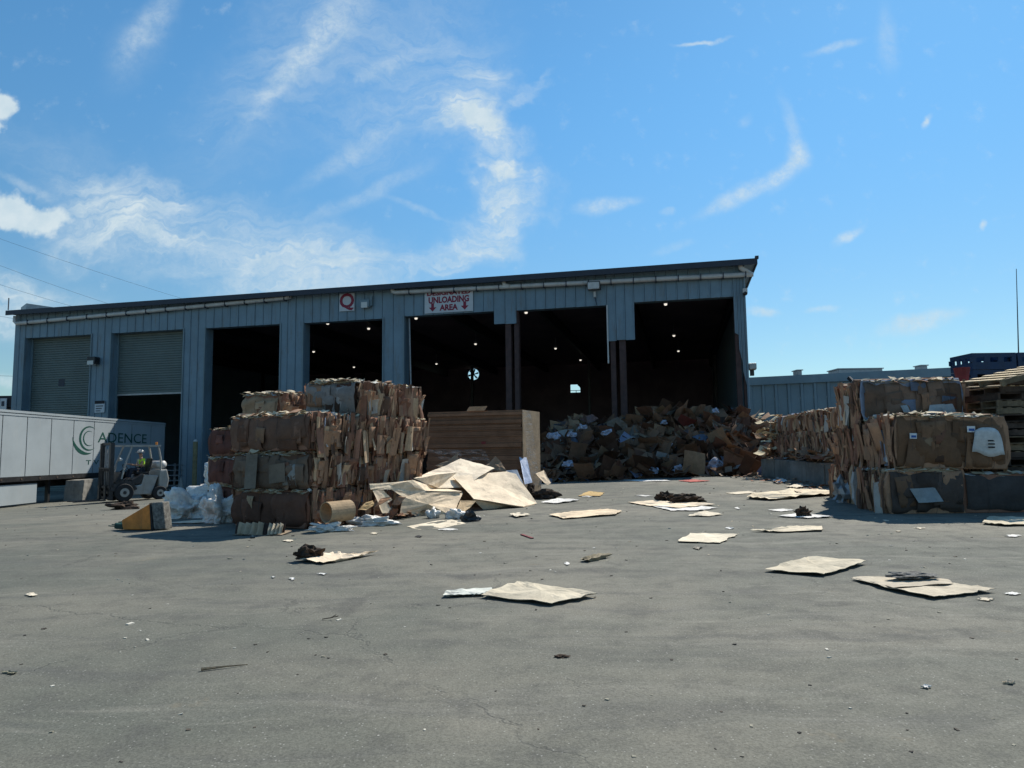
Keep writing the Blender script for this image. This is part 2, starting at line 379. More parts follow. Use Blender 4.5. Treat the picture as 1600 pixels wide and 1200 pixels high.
# ------------------------------------------------------------------ warehouse
PR = at(1173, 640, 38.0); PL = at(19, 600, 49.0)
O = Vector((PL.x, PL.y, 0)); D = Vector((PR.x-PL.x, PR.y-PL.y, 0)); LEN = D.length; D.normalize()
NO = Vector((D.y, -D.x, 0))            # outward, towards the yard
Z = Vector((0, 0, 1))
def FP(s, z, off=0.): return O+D*s+NO*off+Z*z
def fac(px, py, off=0.):
    d = ray(px, py); c = Vector((0, 0, CAMH)); t = (O+NO*off-c).dot(NO)/d.dot(NO); p = c+d*t
    return (p-O).dot(D), p.z
def fs(px, py=600, off=0.): return fac(px, py, off)[0]
def fbox(mb, s0, s1, z0, z1, o0, o1):
    mb.obox(FP((s0+s1)/2, (z0+z1)/2, (o0+o1)/2), D*(s1-s0)/2, NO*(o1-o0)/2, Z*(z1-z0)/2)
ZR = fac(1172, 421.5)[1]                  # underside of the fascia
DEPTH = 40.
wh = empty('warehouse', O, 0, 'long blue grey metal warehouse with seven tall bays', 'warehouse')
def wadd(mb, name, m, **k):
    o = mb.build(name, m, None, **k); o.parent = wh; o.matrix_parent_inverse = Matrix.Translation(-O); return o
OPEN = []
for (xa, ya, xb, yb) in ((40, 528, 143, 523), (175, 520.5, 287, 514.5), (322, 513, 438, 506), (475, 505, 598, 497.5), (632, 494.5, 772, 486), (807, 486.5, 948, 475.5), (991, 473, 1146, 462.5)):
    s0, z0 = fac(xa, ya); s1, z1 = fac(xb, yb); OPEN.append((s0, s1, (z0+z1)/2))
low56 = fac(787, 506)[1]; low67 = fac(970, 532)[1]
SR = LEN
def bottom(s):
    for (a, b, zt) in OPEN:
        if a < s < b: return zt
    if OPEN[4][1] < s < OPEN[5][0]: return low56
    if OPEN[5][1] < s < OPEN[6][0]: return low67
    if s > OPEN[6][1]:
        t = (s-OPEN[6][1])/(SR-OPEN[6][1])
        return fac(1150, 520)[1] if t < .3 else (fac(1158, 545)[1] if t < .55 else (fac(1165, 580)[1] if t < .8 else -1.))
    return -1.2
brk = sorted({0., SR, *[a for o in OPEN for a in o[:2]]}); grid = []
for a, b in zip(brk[:-1], brk[1:]):
    n = max(1, round((b-a)/.6)); grid += [a+(b-a)*i/n for i in range(n)]
t0 = OPEN[6][1]; grid = [x for x in grid if x < t0]+[t0+(SR-t0)*q for q in (0, .3, .55, .8)]+[SR]
rnd = random.Random(3)
for a, b in zip(grid[:-1], grid[1:]):
    zb = bottom((a+b)/2); mb = MB(); j = rnd.uniform(-.012, .010)
    prof = [(a, 0), (a+.05, 0), (a+.07, -.0), (b-.09, 0.), (b-.075, .035), (b-.03, .035), (b-.012, 0.), (b-.012, -.03)]
    z1 = ZR+.25; cut = rnd.uniform(-.1, .12) if (low56-.01 < zb < low56+.01 or zb == low67) else 0
    cut = cut*.35 if zb != -1.2 else 0
    v = []
    for z in (zb+cut, z1):
        for (s, o) in prof: v.append(tuple(FP(s, z, o+j)))
        v.append(tuple(FP(b-.012, z, -.06))); v.append(tuple(FP(a, z, -.06)))
    n = len(prof)+2; mb.v = v
    if t0 <= a < t0+(SR-t0)*.79:        # torn ragged edge of the last pier
        zn = {0: fac(1158, 545)[1]}.get(0) if a < t0+.01 else zb-.9
        for q in range(n):
            s = (Vector(v[q])-O).dot(D); p = Vector(v[q]); p.z -= .8*(s-a)/(b-a)*(1 if a > t0+.01 else .15); mb.v[q] = tuple(p)
    for q in range(n): mb.f.append((q, (q+1) % n, n+(q+1) % n, n+q)); mb.c.append((0, 0, 0))
    mb.f.append(tuple(reversed(range(n)))); mb.f.append(tuple(range(n, 2*n))); mb.c += [(0, 0, 0)]*2
    wadd(mb, 'wall_panel', M_METAL)
# jambs, lintels and trims round the openings
for i, (a, b, zt) in enumerate(OPEN):
    if i < 5:
        for s, sg in ((a, -1), (b, 1)):
            if i == 4 and sg == 1: continue
            mb = MB(); fbox(mb, min(s, s+sg*.06)+(.0), max(s, s+sg*.06), -1.2, zt, -.75, -.062); wadd(mb, 'door_jamb', M_METAL)
            mb = MB(); fbox(mb, min(s-.0, s+sg*.09), max(s, s+sg*.09), -1.2, zt+.06, .037, .06); wadd(mb, 'jamb_trim', M_METAL2)
    mb = MB(); fbox(mb, a-.05, b+.05, zt+.005, zt+.07, -.6, -.062); wadd(mb, 'lintel', M_METAL)
mb = MB(); fbox(mb, OPEN[5][1]-.02, OPEN[5][1]+.06, fac(950, 568)[1], OPEN[5][2]-.02, .04, .08); wadd(mb, 'jamb_trim', M_PIPE)
# inner skin behind the piers
for a, b in [(0, OPEN[0][0])]+[(OPEN[i][1], OPEN[i+1][0]) for i in range(4)]:
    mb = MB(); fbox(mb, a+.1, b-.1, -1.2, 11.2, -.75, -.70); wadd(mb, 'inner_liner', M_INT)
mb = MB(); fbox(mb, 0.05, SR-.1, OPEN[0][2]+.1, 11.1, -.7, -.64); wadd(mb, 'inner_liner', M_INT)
# exposed columns with flanges
for (pa, pb) in ((790, 799), (804, 811), (955, 963), (969, 979), (1152, 1160), (1163, 1169)):
    a, b = fs(pa), fs(pb); mb = MB(); zt = 10.9
    fbox(mb, a, b, -1.2, zt, -.12, -.09); fbox(mb, a, b, -1.2, zt, -.50, -.47); fbox(mb, (a+b)/2-.015, (a+b)/2+.015, -1.2, zt, -.47, -.12)
    wadd(mb, 'steel_column', M_RUST)
mb = MB(); mb.tube([FP(fs(637), 9.6, -.25), FP(fs(640), 5.5, -.2)], .05, 6); wadd(mb, 'hanging_track', M_GALV)
# roller doors
def curtain(i, zb, name='roller_door'):
    a, b, zt = OPEN[i]; a += .05; b -= .05; mb = MB(); z = zb; k = 0; n = int((zt+.3-zb)/.16)
    vs = []
    for r_ in range(n+1):
        for zz, o in ((0, -.62), (.03, -.58), (.13, -.58)):
            zc = zb+r_*.16+zz; vs.append((zc, o))
    for (zc, o) in vs: mb.v += [tuple(FP(a, zc, o)), tuple(FP(b, zc, o))]
    for q in range(len(vs)-1): mb.f.append((2*q, 2*q+1, 2*q+3, 2*q+2)); mb.c.append((0, 0, 0))
    o = wadd(mb, name, M_DOOR)
    mb = MB(); fbox(mb, a, b, zb-.12, zb-.005, -.66, -.54); bb = mb.build('bottom_rail', M_GALV); bb.parent = o
    for s in (a, b):
        mb = MB(); fbox(mb, s-.05, s+.05, -1.2, zt, -.57, -.50); gg = mb.build('guide_rail', M_METAL2); gg.parent = o
    return o
c1 = curtain(0, -1.0)
s_, z_ = fac(96, 598, -.57); mb = MB(); fbox(mb, s_-.25, s_+.25, z_-.25, z_+.25, -.575, -.57); o = mb.build('door_stencil', M_FASC); o.parent = c1
curtain(1, fac(235, 614, -.6)[1])
# shell: roof, floor, side and back walls
mb = MB(); fbox(mb, -.19, SR+.55, ZR+.26, ZR+.42, -DEPTH, .55); wadd(mb, 'roof', M_METAL)
mb = MB(); fbox(mb, -.2, SR+.6, ZR+.14, ZR+.46, .56, .62); wadd(mb, 'roof_fascia', M_FASC)
mb = MB(); fbox(mb, SR+.56, SR+.62, ZR+.16, ZR+.46, -DEPTH, .55); fbox(mb, SR+.5, SR+.68, ZR+.44, ZR+.58, .4, .66); wadd(mb, 'roof_fascia', M_FASC)
for s in (.05, SR-.05):
    mb = MB(); fbox(mb, s-.05, s+.05, -1.2, ZR+.24, -DEPTH, -.09); wadd(mb, 'end_wall', M_METAL2)
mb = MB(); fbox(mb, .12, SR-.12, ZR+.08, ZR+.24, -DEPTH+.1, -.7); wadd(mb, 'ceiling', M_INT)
mb = MB()
for k in range(9):
    s = .3+(SR-.6)*k/8; fbox(mb, s-.12, s+.12, ZR-.75, ZR+.07, -DEPTH+.2, -.8)
    if k % 2 == 0: fbox(mb, s-.12, s+.12, -1.2, ZR-.76, -30, -29.7)
wadd(mb, 'roof_frame', M_STEEL)['kind'] = 'stuff'
fan_s, fan_z = fac(740, 585, -DEPTH); win_s, win_z = fac(899, 607, -DEPTH)
cuts = [(fan_s, fan_z, .72, .72), (win_s, win_z, .55, .45)]
mb = MB(); last = .1
for (s, z, hw, hh) in cuts:
    fbox(mb, last, s-hw, -1.2, ZR+.24, -DEPTH-.1, -DEPTH); fbox(mb, s-hw, s+hw, -1.2, z-hh, -DEPTH-.1, -DEPTH); fbox(mb, s-hw, s+hw, z+hh, ZR+.24, -DEPTH-.1, -DEPTH); last = s+hw
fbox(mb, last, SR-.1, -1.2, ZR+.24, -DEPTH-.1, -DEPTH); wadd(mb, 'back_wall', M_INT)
# round fan: ring that fills the square hole, hub and blades
def ring(mb, s, z, off, r0, hw, hh, a0=0, a1=360, n=24):
    for k in range(n):
        t0_, t1_ = R(a0+(a1-a0)*k/n), R(a0+(a1-a0)*(k+1)/n)
        def sq(t):
            c, q = math.cos(t), math.sin(t); m_ = 1/max(abs(c)/hw, abs(q)/hh); return c*m_, q*m_
        p = [(r0*math.cos(t0_), r0*math.sin(t0_)), sq(t0_), sq(t1_), (r0*math.cos(t1_), r0*math.sin(t1_))]
        mb.quad([FP(s+x, z+y, off) for x, y in p])
mb = MB(); ring(mb, fan_s, fan_z, -DEPTH+.02, .66, .74, .74); wf = wadd(mb, 'wall_fan', M_FASC)
mb = MB(); mb.tube([FP(fan_s, fan_z, -DEPTH+.1), FP(fan_s, fan_z, -DEPTH-.02)], .16, 10); o = mb.build('fan_hub', M_FASC, wf)
for k in range(6):
    a = R(60*k+12); mb = MB(); e = D*math.cos(a)+Z*math.sin(a); t = e.cross(NO)
    p = FP(fan_s, fan_z, -DEPTH+.05); mb.quad([p+e*.12-t*.05, p+e*.62-t*.14, p+e*.62+t*.10+NO*.08, p+e*.12+t*.05]); mb.build('fan_blade', M_FASC, wf)
mb = MB(); fbox(mb, win_s+.05, win_s+.12, win_z-.45, win_z-.2, -DEPTH+.01, -DEPTH+.03); fbox(mb, win_s-.56, win_s+.56, win_z-.26, win_z-.2, -DEPTH+.011, -DEPTH+.04)
ring(mb, win_s-.1, win_z-.28, -DEPTH+.03, .72, .72, .78, 0, 62, 8); wadd(mb, 'gable_window', M_FASC)
# drain pipes under the eave
def pipe(pts, r=.13):
    P_ = [FP(s, z, o) for (s, z, o) in pts]
    mb = MB(); mb.tube(P_, r, 10); return wadd(mb, 'drain_pipe', M_PIPE, smooth_=True)
def fz(px, py, off=.25): s, z = fac(px, py, off); return (s, z, off)
pL = pipe([fz(24, 494), fz(23, 502), fz(26, 505.5), fz(448, 465.5), fz(453, 464), fz(454.5, 459)])
pR = pipe([fz(613, 452), fz(614, 455.5), fz(618, 457), fz(1177, 428.5)])
for (a, b, c, d) in ((787, 440.5, 797, 448), (1156, 413, 1172, 428)):
    mb = MB(); s0 = fz(a, b); s1 = fz(c, d); mb.tube([FP(s0[0], s0[1]+.1, .25), FP(s0[0]+.05, s0[1]-.2, .25), FP(s1[0], s1[1], .25)], .14, 8); o = mb.build('pipe_elbow', M_PIPE, pR, True)
for pp, x0, x1, y0, y1, n in ((pL, 45, 445, 503.5, 466, 14), (pR, 640, 1165, 456, 429, 16)):
    for k in range(n):
        t = k/(n-1); s, z, _ = fz(x0+(x1-x0)*t, y0+(y1-y0)*t); mb = MB(); fbox(mb, s-.025, s+.025, z-.17, z+.15, .045, .40); o = mb.build('pipe_bracket', M_FASC, pp)
mb = MB(); fbox(mb, fs(18)-.05, fs(18)+.0, fac(18, 487)[1], fac(18, 473)[1]+.2, .5, .55); wadd(mb, 'lightning_rod', M_FASC)
mb = MB(); a = at(22, 478, 52); b = at(82, 483.5, 54)
mb.bar((a.x, 53, a.z-.1), (b.x, 54.5, b.z-.3), 2., .7); o = wadd(mb, 'roof_vent_hood', M_GALV)

def wallbox(name, label, cat, px0, py0, px1, py1, dep, m, off=.045):
    s0, z1 = fac(px0, py0, off); s1, z0 = fac(px1, py1, off); t = empty(name, FP((s0+s1)/2, z0, off), 0, label, cat)
    mb = MB(); fbox(mb, s0, s1, z0, z1, off, off+dep)
    return t, mb, (s0, s1, z0, z1, off)
def child(mb, name, m, t, **k):
    o = mb.build(name, m, t, **k); o.matrix_parent_inverse = Matrix.Translation(-Vector(t.location)); return o
# signs
t, mb, (s0, s1, z0, z1, off) = wallbox('letter_sign', 'square white sign with a large maroon letter Q on the wall', 'sign', 531, 459.5, 554, 485.5, .04, M_SIGN); child(mb, 'sign_board', M_SIGN, t)
Mq = basis(FP((s0+s1)/2, (z0+z1)/2+.05, off+.045), D, Z)
o = text('lettering', 'Q', (z1-z0)*1.12, M_RED, Mq, None, .004, .03); o.parent = t; o.matrix_parent_inverse = Matrix.Translation(-Vector(t.location))
t, mb, (s0, s1, z0, z1, off) = wallbox('unloading_sign', 'wide white DESIGNATED UNLOADING AREA sign with two maroon arrows over a bay', 'sign', 664, 452, 739.5, 489.5, .04, M_SIGN)
z0 = OPEN[4][2]+.08; mb = MB(); fbox(mb, s0, s1, z0, z1, off, off+.04); child(mb, 'sign_board', M_SIGN, t)
W_ = s1-s0; Hh = z1-z0
def fittext(body, M, w, h, m, bold=.02):
    o = text('lettering', body, 1., m, Matrix.Identity(4), None, .003, bold, 'LEFT'); X = [v.co.x for v in o.data.vertices]; Y = [v.co.y for v in o.data.vertices]
    o.data.transform(M @ Matrix.Diagonal((w/(max(X)-min(X)), h/(max(Y)-min(Y)), 1, 1)) @ Matrix.Translation((-(max(X)+min(X))/2, -(max(Y)+min(Y))/2, 0))); return o
for body, fz_, tw, th_ in (('DESIGNATED', .80, .90, .20), ('UNLOADING', .52, .84, .27), ('AREA', .20, .38, .25)):
    o = fittext(body, basis(FP(s0+W_*.5, z0+Hh*fz_, off+.045), D, Z), W_*tw, Hh*th_, M_RED, .045); o.parent = t; o.matrix_parent_inverse = Matrix.Translation(-Vector(t.location))
for fx in (.165, .83):
    mb = MB(); cx, cz, h = s0+W_*fx, z0+Hh*.23, Hh*.17
    for pts in (((-.35, 1), (-.35, 0), (.35, 0), (.35, 1)), ((-.95, 0), (0, -1), (.95, 0))):
        mb.quad([FP(cx+x*h, cz+y*h, off+.046) for x, y in pts])
    child(mb, 'down_arrow', M_RED, t)
t, mb, (s0, s1, z0, z1, off) = wallbox('warning_sign', 'small white notice with a black header beside the second bay', 'sign', 149, 626.5, 163.5, 644.5, .04, M_SIGN); child(mb, 'sign_board', M_SIGN, t)
mb = MB(); fbox(mb, s0, s1, z1-.2, z1+.001, off+.041, off+.045); child(mb, 'header_band', M_INK, t)
for k in range(3):
    mb = MB(); fbox(mb, s0+.1, s1-.1-.1*k, z1-.38-.16*k, z1-.32-.16*k, off+.041, off+.045); child(mb, 'text_line', M_FASC, t)
# lights and cameras on the wall
t, mb, (s0, s1, z0, z1, off) = wallbox('wall_light', 'dark box light on the pier between the two roller doors', 'light', 144, 559, 156, 569.5, .45, M_STEEL); child(mb, 'housing', M_STEEL, t, bevel=.03)
mb = MB(); fbox(mb, s0+.06, s1-.1, z0-.05, z0+.22, off+.25, off+.47); child(mb, 'lens', M_LENS, t)
t, mb, (s0, s1, z0, z1, off) = wallbox('flood_light', 'grey floodlight on the wall right of the letter Q sign', 'light', 566, 470, 580, 481, .35, M_METAL2); child(mb, 'housing', M_METAL2, t, bevel=.04)
mb = MB(); fbox(mb, s0+.1, s1-.1, z0-.04, z0+.3, off+.2, off+.37); child(mb, 'lens', M_LENS, t)
mb = MB(); fbox(mb, s1, s1+.12, z0+.1, z1+.2, off, off+.2); child(mb, 'bracket', M_METAL2, t)
t, mb, (s0, s1, z0, z1, off) = wallbox('flood_light', 'rectangular light with pale lens under the white pipe over bay six', 'light', 919, 443, 939, 453, .5, M_STEEL); child(mb, 'housing', M_STEEL, t, bevel=.02)
mb = MB(); fbox(mb, s0+.04, s1-.04, z0-.02, z1-.06, off+.3, off+.53); child(mb, 'lens', M_PIPE, t)
t, mb, (s0, s1, z0, z1, off) = wallbox('hanging_sensor', 'thin sensor arm hanging from the wall below the rectangular light', 'sensor', 928, 457, 931.5, 465, .2, M_GALV); child(mb, 'housing', M_PIPE, t)
mb = MB(); mb.tube([FP((s0+s1)/2, z0, off+.1), FP((s0+s1)/2+.1, z0-.45, off+.2)], .025, 6); child(mb, 'arm', M_FASC, t)
t, mb, (s0, s1, z0, z1, off) = wallbox('security_camera', 'white dome camera near the top right corner of the warehouse', 'camera', 1160, 452, 1167.5, 458, .25, M_PIPE); child(mb, 'mount', M_PIPE, t)
bm = bmesh.new(); bmesh.ops.create_uvsphere(bm, u_segments=12, v_segments=8, radius=.13); me = bpy.data.meshes.new('dome'); bm.to_mesh(me); bm.free(); me.materials.append(M_STEEL)
o = bpy.data.objects.new('dome', me); COL.objects.link(o); o.parent = t; o.location = NO*.15+Vector((0, 0, -.03))
t = empty('loudspeaker', FP(SR+.12, fac(1186, 582)[1], -.6), 0, 'grey horn box fixed to the right hand end wall', 'loudspeaker')
mb = MB(); fbox(mb, SR+.02, SR+.42, fac(1186, 576)[1], fac(1186, 566)[1], -.8, -.2); child(mb, 'housing', M_GALV, t, bevel=.04)
mb = MB(); fbox(mb, SR+.1, SR+.3, fac(1186, 585)[1], fac(1186, 576)[1]-.01, -.7, -.4); child(mb, 'bracket', M_STEEL, t)
# ceiling lamps
LP = [(512, 506, 'fourth bay from the left, at its upper left'), (576, 514, 'fourth bay, bright and at its upper right'), (490, 550, 'fourth bay, low on the left side'), (553, 574, 'fourth bay, lowest of that bay'),
      (650, 498, 'fifth bay, just under the lintel at the left'), (743, 538, 'fifth bay, to the right above the wall fan'), (682, 569, 'fifth bay, left of the wall fan'),
      (822, 489, 'sixth bay, tucked in the upper left corner'), (868, 545, 'sixth bay, yellowish and centred'), (907, 563, 'sixth bay, above the gable window'),
      (1040, 476, 'seventh bay, upper left'), (1083, 467, 'seventh bay, highest near the lintel'), (1053, 525, 'seventh bay, upper of the middle pair'), (1060, 549, 'seventh bay, lower of the middle pair')]
for (px, py, w) in LP:
    d = ray(px, py); tt = (ZR-1.05-CAMH)/d.z; p = Vector((0, 0, CAMH))+d*tt
    if (p-O).dot(NO) > -1.5 or (p-O).dot(NO) < -DEPTH+1: p = p if (p-O).dot(NO) <= -1.5 else at(px, py, p.y+3)
    if (p-O).dot(NO) < -DEPTH+1: p = Vector((0, 0, CAMH))+d*(tt*.88)
    t = empty('ceiling_lamp', p, 0, 'small lit ceiling lamp seen through the '+w, 'ceiling lamp', 'lit lamps under the warehouse ceiling')
    mb = MB(); mb.tube([(0, 0, .25), (0, 0, .06)], [.08, .17], 10); mb.build('reflector', M_GALV, t)
    mb = MB(); mb.tube([(0, 0, .05), (0, 0, -.04)], [.10, .08], 10); mb.build('lamp_lens', M_LAMP, t)
    mb = MB(); mb.tube([(0, 0, .25), (0, 0, .95)], .02, 4); mb.build('hanging_rod', M_GALV, t)

# ------------------------------------------------------------------ buildings behind
def far_building():
    A = at(1150, 588, 62); B = at(1720, 572, 52); A.z = B.z = at(1180, 589, 61).z
    d = Vector((B.x-A.x, B.y-A.y, 0)); L = d.length; d.normalize(); n = Vector((d.y, -d.x, 0)); zt = A.z
    t = empty('metal_building', (A.x, A.y, .3), 0, 'low pale blue metal building beyond the bale wall', 'building')
    n_ = int(L/1.)
    for k in range(n_):
        a = L*k/n_; b = L*(k+1)/n_; mb = MB(); P = lambda s, o, z: Vector((A.x, A.y, 0))+d*s+n*o+Z*z
        prof = [(a, 0), (a+.06, .14), (a+.24, .14), (a+.30, 0), (b-.02, 0), (b-.02, -.1), (a, -.1)]
        m_ = len(prof)
        for z in (0, zt-.7): mb.v += [tuple(P(s, o, z)) for s, o in prof]
        for q in range(m_): mb.f.append((q, (q+1) % m_, m_+(q+1) % m_, m_+q)); mb.c.append((0, 0, 0))
        child(mb, 'wall_panel', M_FARM, t)
    mb = MB(); c = Vector((A.x, A.y, 0))+d*L/2; mb.obox(c+Z*(zt-.35)+n*.1, d*L/2, n*.2, Z*.34); child(mb, 'roof_fascia', M_FARM, t)
    mb = MB(); mb.obox(c+Z*(zt-.2)-n*12, d*L/2, n*11.9, Z*.15); child(mb, 'roof', M_FARM, t)
    mb = MB(); mb.obox(c+Z*(zt/2)-n*23.9, d*L/2, n*.1, Z*(zt/2-.4)); child(mb, 'back_wall', M_FARM, t)
    mb = MB(); s = .06; p = at(1245, 620, 60); 
    for (pa, pb, ya, dep, w) in ((1246, 1253, 579, 1., 'small grey vent cube at the left of the far roof'), (1310, 1379, 577, 2., 'long low grey ventilator on the far metal roof'), (1439, 1449, 571.5, 1., 'grey vent cube at the right of the far roof')):
        a = at(pa, ya, 60); b = at(pb, ya, 60); u = empty('roof_vent', (a.x, 60, zt), 0, w, 'roof vent')
        mb = MB(); mb.box(a.x, b.x, 60, 60+dep, zt-.3, a.z); child(mb, 'housing', M_GALV, u, bevel=.04)
        mb = MB(); mb.box(a.x-.08, b.x+.08, 59.92, 60.08+dep, a.z+.003, a.z+.08); child(mb, 'cap', M_GALV, u)
    u = empty('wall_light', at(1334, 598, 56.6), 0, 'dark wall light on a short arm on the far blue building', 'light')
    p = Vector(u.location); mb = MB(); mb.bar(at(1326, 590, 57), at(1334, 598, 56.6), .25, .25); child(mb, 'arm', M_STEEL, u)
    mb = MB(); mb.bar(at(1332, 597, 56.5), at(1340, 601, 56.2), .4, .3); child(mb, 'housing', M_GALV, u)
far_building()
t = empty('low_building', at(0, 640, 75), 0, 'dark low roofed building at the far left edge', 'building')
A = at(-120, 650, 75); B = at(40, 620, 75); zt = at(10, 619, 75).z
mb = MB(); mb.box(A.x, B.x, 75, 90, 0, zt-1.2); child(mb, 'wall', M_FASC, t)
mb = MB(); mb.box(A.x-.5, B.x+.5, 74.5, 90.5, zt-1.19, zt); child(mb, 'roof', M_ROOFL, t)
u = empty('notice_board', at(5, 635, 74.3), 0, 'small white board on the dark building at the left edge', 'sign'); mb = MB(); p = at(5, 630, 74.3)
mb.box(p.x-.3, p.x+.35, 74.25, 74.35, p.z-.8, p.z+.5); child(mb, 'sign_board', M_SIGN, u)
mb = MB(); mb.box(p.x-.12, p.x+.15, 74.2, 74.24, p.z-.3, p.z+.2); child(mb, 'symbol', M_FASC, u)

# power lines and mast
def wire(pa, pb, Y0, Y1, label, sag=1.):
    a = at(*pa, Y0); b = at(*pb, Y1); pts = []
    for k in range(17):
        t = k/16; p = a.lerp(b, t); p.z -= sag*4*t*(1-t); pts.append(p)
    mb = MB(); mb.tube(pts, .018, 5); tag(mb.build('power_line', M_FASC), label, 'power line', 'power lines crossing behind the warehouse')
wire((-200, 335), (420, 545), 95, 130, 'upper thin power line sloping down to the roof at the left', 1.5)
wire((-200, 300), (560, 540), 97, 140, 'highest faint power line above the roof at the left', 1.5)
wire((-200, 375), (330, 530), 94, 120, 'third power line down, sloping through the cloud at the left', 1.2)
wire((-200, 455), (200, 520), 93, 105, 'short power line meeting the left end of the roof', .6)
wire((-200, 575), (200, 590), 92, 100, 'lowest power line left of the warehouse corner', .4)
mb = MB(); p = at(1588, 560, 48); q = at(1588, 420, 48); mb.tube([p-Vector((0, 0, 3)), q], [.05, .02], 6)
mb2 = MB(); tt = tag(mb.build('radio_mast', M_FASC), 'thin dark radio mast rising behind the blue crates', 'mast')

# ------------------------------------------------------------------ cardboard colours
def brown(r):
    k = r.random()
    if k < .5: c = (.36, .215, .135)
    elif k < .76: c = (.26, .135, .09)
    elif k < .87: c = (.49, .345, .22)
    else: c = (.14, .085, .06)
    j = r.uniform(.82, 1.15); return tuple(min(.75, x*j) for x in c)
def mixed(r):
    k = r.random()
    if k < .045: return (.50, .50, .48)
    if k < .055: return (.22, .27, .36)
    if k < .058: return (.25, .07, .06)
    return brown(r)
def bend_fn(r, amp, curl=0., ax=None):
    ph = r.uniform(0, 6); f1 = r.uniform(2, 5); f2 = r.uniform(1, 4); s = r.uniform(-1, 1)
    return lambda a, c: amp*(math.sin(a*f1+ph)*.6+math.sin(c*f2+ph*2)*.5)+curl*((c)**2)+amp*.6*s*(a-.5)*(c-.5)*4

# ------------------------------------------------------------------ bales
def bale(L, W, H, seed, loc, rz, label, group, faces=3, tilt=(0, 0), fcol=None, fl=1., grey=False, sides=(-1, 1), jut=1.):
    r = random.Random(seed); rz += r.uniform(-.022, .022); H += r.uniform(-.03, .02); tilt = (tilt[0]+r.uniform(-.008, .008), tilt[1]+r.uniform(-.012, .012)); loc = Vector(loc)+Vector((r.uniform(-.05, .05), 0, 0)); t = empty('cardboard_bale', loc, rz, label, 'bale', group); t.rotation_euler = (tilt[0], tilt[1], rz)
    bulge = lambda z: .035*math.sin(math.pi*max(0, min(1, z/H)))
    # compressed layers
    mb = MB(); y = -W/2
    while y < W/2-.01:
        th = min(r.choice((.03, .045, .06, .09, .13)), W/2-y)
        cl = .09*noise.noise(Vector((y*4.5, seed*1.3, 0)))*jut; a0 = -L/2+r.uniform(-.05, .045)*jut-cl; a1 = L/2+r.uniform(-.045, .05)*jut+cl; z0 = r.uniform(0, .02); z1 = H+r.uniform(-.06, .04)+.06*noise.noise(Vector((y*2, seed*2.1, 5)))*jut
        c = mixed(r); n = 5; pts = []
        rr = r.uniform(.02, .07)
        for q in range(n+1): f = q/n; pts.append((a1+bulge(f*H)+r.uniform(-.022, .022)-(rr if q in (0, n) else 0), z0+(z1-z0)*f))
        for q in range(1, 6): f = q/6; pts.append((a1+(a0-a1)*f, z1+r.uniform(-.02, .015)))
        for q in range(n+1): f = 1-q/n; pts.append((a0-bulge(f*H)+r.uniform(-.022, .022)+(rr if q in (0, n) else 0), z0+(z1-z0)*f))
        m_ = len(pts); b = len(mb.v); cx, cz = 0, H/2
        for (yo, s) in ((y+.002, .965), (y+th*.5, 1.), (y+th-.002, .965)):
            for (px, pz) in pts: mb.v.append((cx+(px-cx)*(1-(1-s)*.5), yo, cz+(pz-cz)*s))
        for k in range(2):
            for q in range(m_): mb.f.append((b+k*m_+q, b+k*m_+(q+1) % m_, b+(k+1)*m_+(q+1) % m_, b+(k+1)*m_+q)); mb.c.append(c)
        mb.f.append(tuple(range(b, b+m_))); mb.f.append(tuple(reversed(range(b+2*m_, b+3*m_)))); mb.c += [c, c]
        y += th
    # torn strips on the layered ends, and crumbs on the top edges, many coloured pale as if sunlit
    for sx in sides:
        for k in range(int(46*fl)):
            w = r.uniform(.02, .08) if r.random() < .6 else r.uniform(.08, .2); h = r.uniform(.2, .85)*H
            yy_ = r.uniform(-W/2, W/2-w); zz = r.uniform(.0, H-h*.9); ang = r.uniform(-.7, .7); c = mixed(r)
            u = Vector((math.sin(ang)*.4, math.cos(ang), r.uniform(-.15, .15)))*w*r.uniform(.8, 1.3); v = Vector((r.uniform(-.14, .14)*sx, r.uniform(-.12, .12), 1)).normalized()*h
            o = Vector((sx*(L/2+bulge(zz)+r.uniform(-.01, .04)*jut), yy_, zz)); mb.sheet(o, u, v, 2, 4, bend_fn(r, .03, r.uniform(-.05, .06)), .005, c)
    for k in range(int(55*fl)):
        w = r.uniform(.03, .22); h = r.uniform(.03, .14); c = mixed(r) if r.random() < .4 else (.56, .46, .31)
        a = r.uniform(0, 6.28); px = r.uniform(-L/2, L/2-.1); py = r.uniform(-W/2, -W/2+.25) if r.random() < .6 else r.uniform(-W/2, W/2)
        u = Vector((math.cos(a), math.sin(a)*.6, r.uniform(-.25, .25)))*w; v = Vector((-math.sin(a)*.7, math.cos(a), r.uniform(-.3, .3)))*h
        mb.sheet((px, py, H+r.uniform(-.03, .02)), u, v, 2, 2, bend_fn(r, .012, r.uniform(-.03, .03)), .004, c)
    for k in range(int(60*fl)):  # light cream colour stands in for sun on the top edges
        w = r.uniform(.04, .3); c = (.60, .50, .34) if r.random() < .75 else (.62, .60, .54); j = r.uniform(.7, 1.1); c = tuple(q*j for q in c)
        if r.random() < .55: o = (r.uniform(-L/2, L/2-w), -W/2-r.uniform(-.03, .05), H-r.uniform(.0, .045)); u = Vector((w, r.uniform(-.03, .03), r.uniform(-.03, .03))); v = Vector((0, r.uniform(.06, .16), r.uniform(.0, .05)))
        else: sx = r.choice(sides); o = (sx*(L/2+r.uniform(-.1, .04)), r.uniform(-W/2, W/2-w), H-r.uniform(.0, .045)); u = Vector((r.uniform(-.03, .03), w, r.uniform(-.03, .03))); v = Vector((-sx*r.uniform(.06, .16), 0, r.uniform(.0, .05)))
        mb.sheet(o, u, v, 3, 2, bend_fn(r, .015), .005, c)
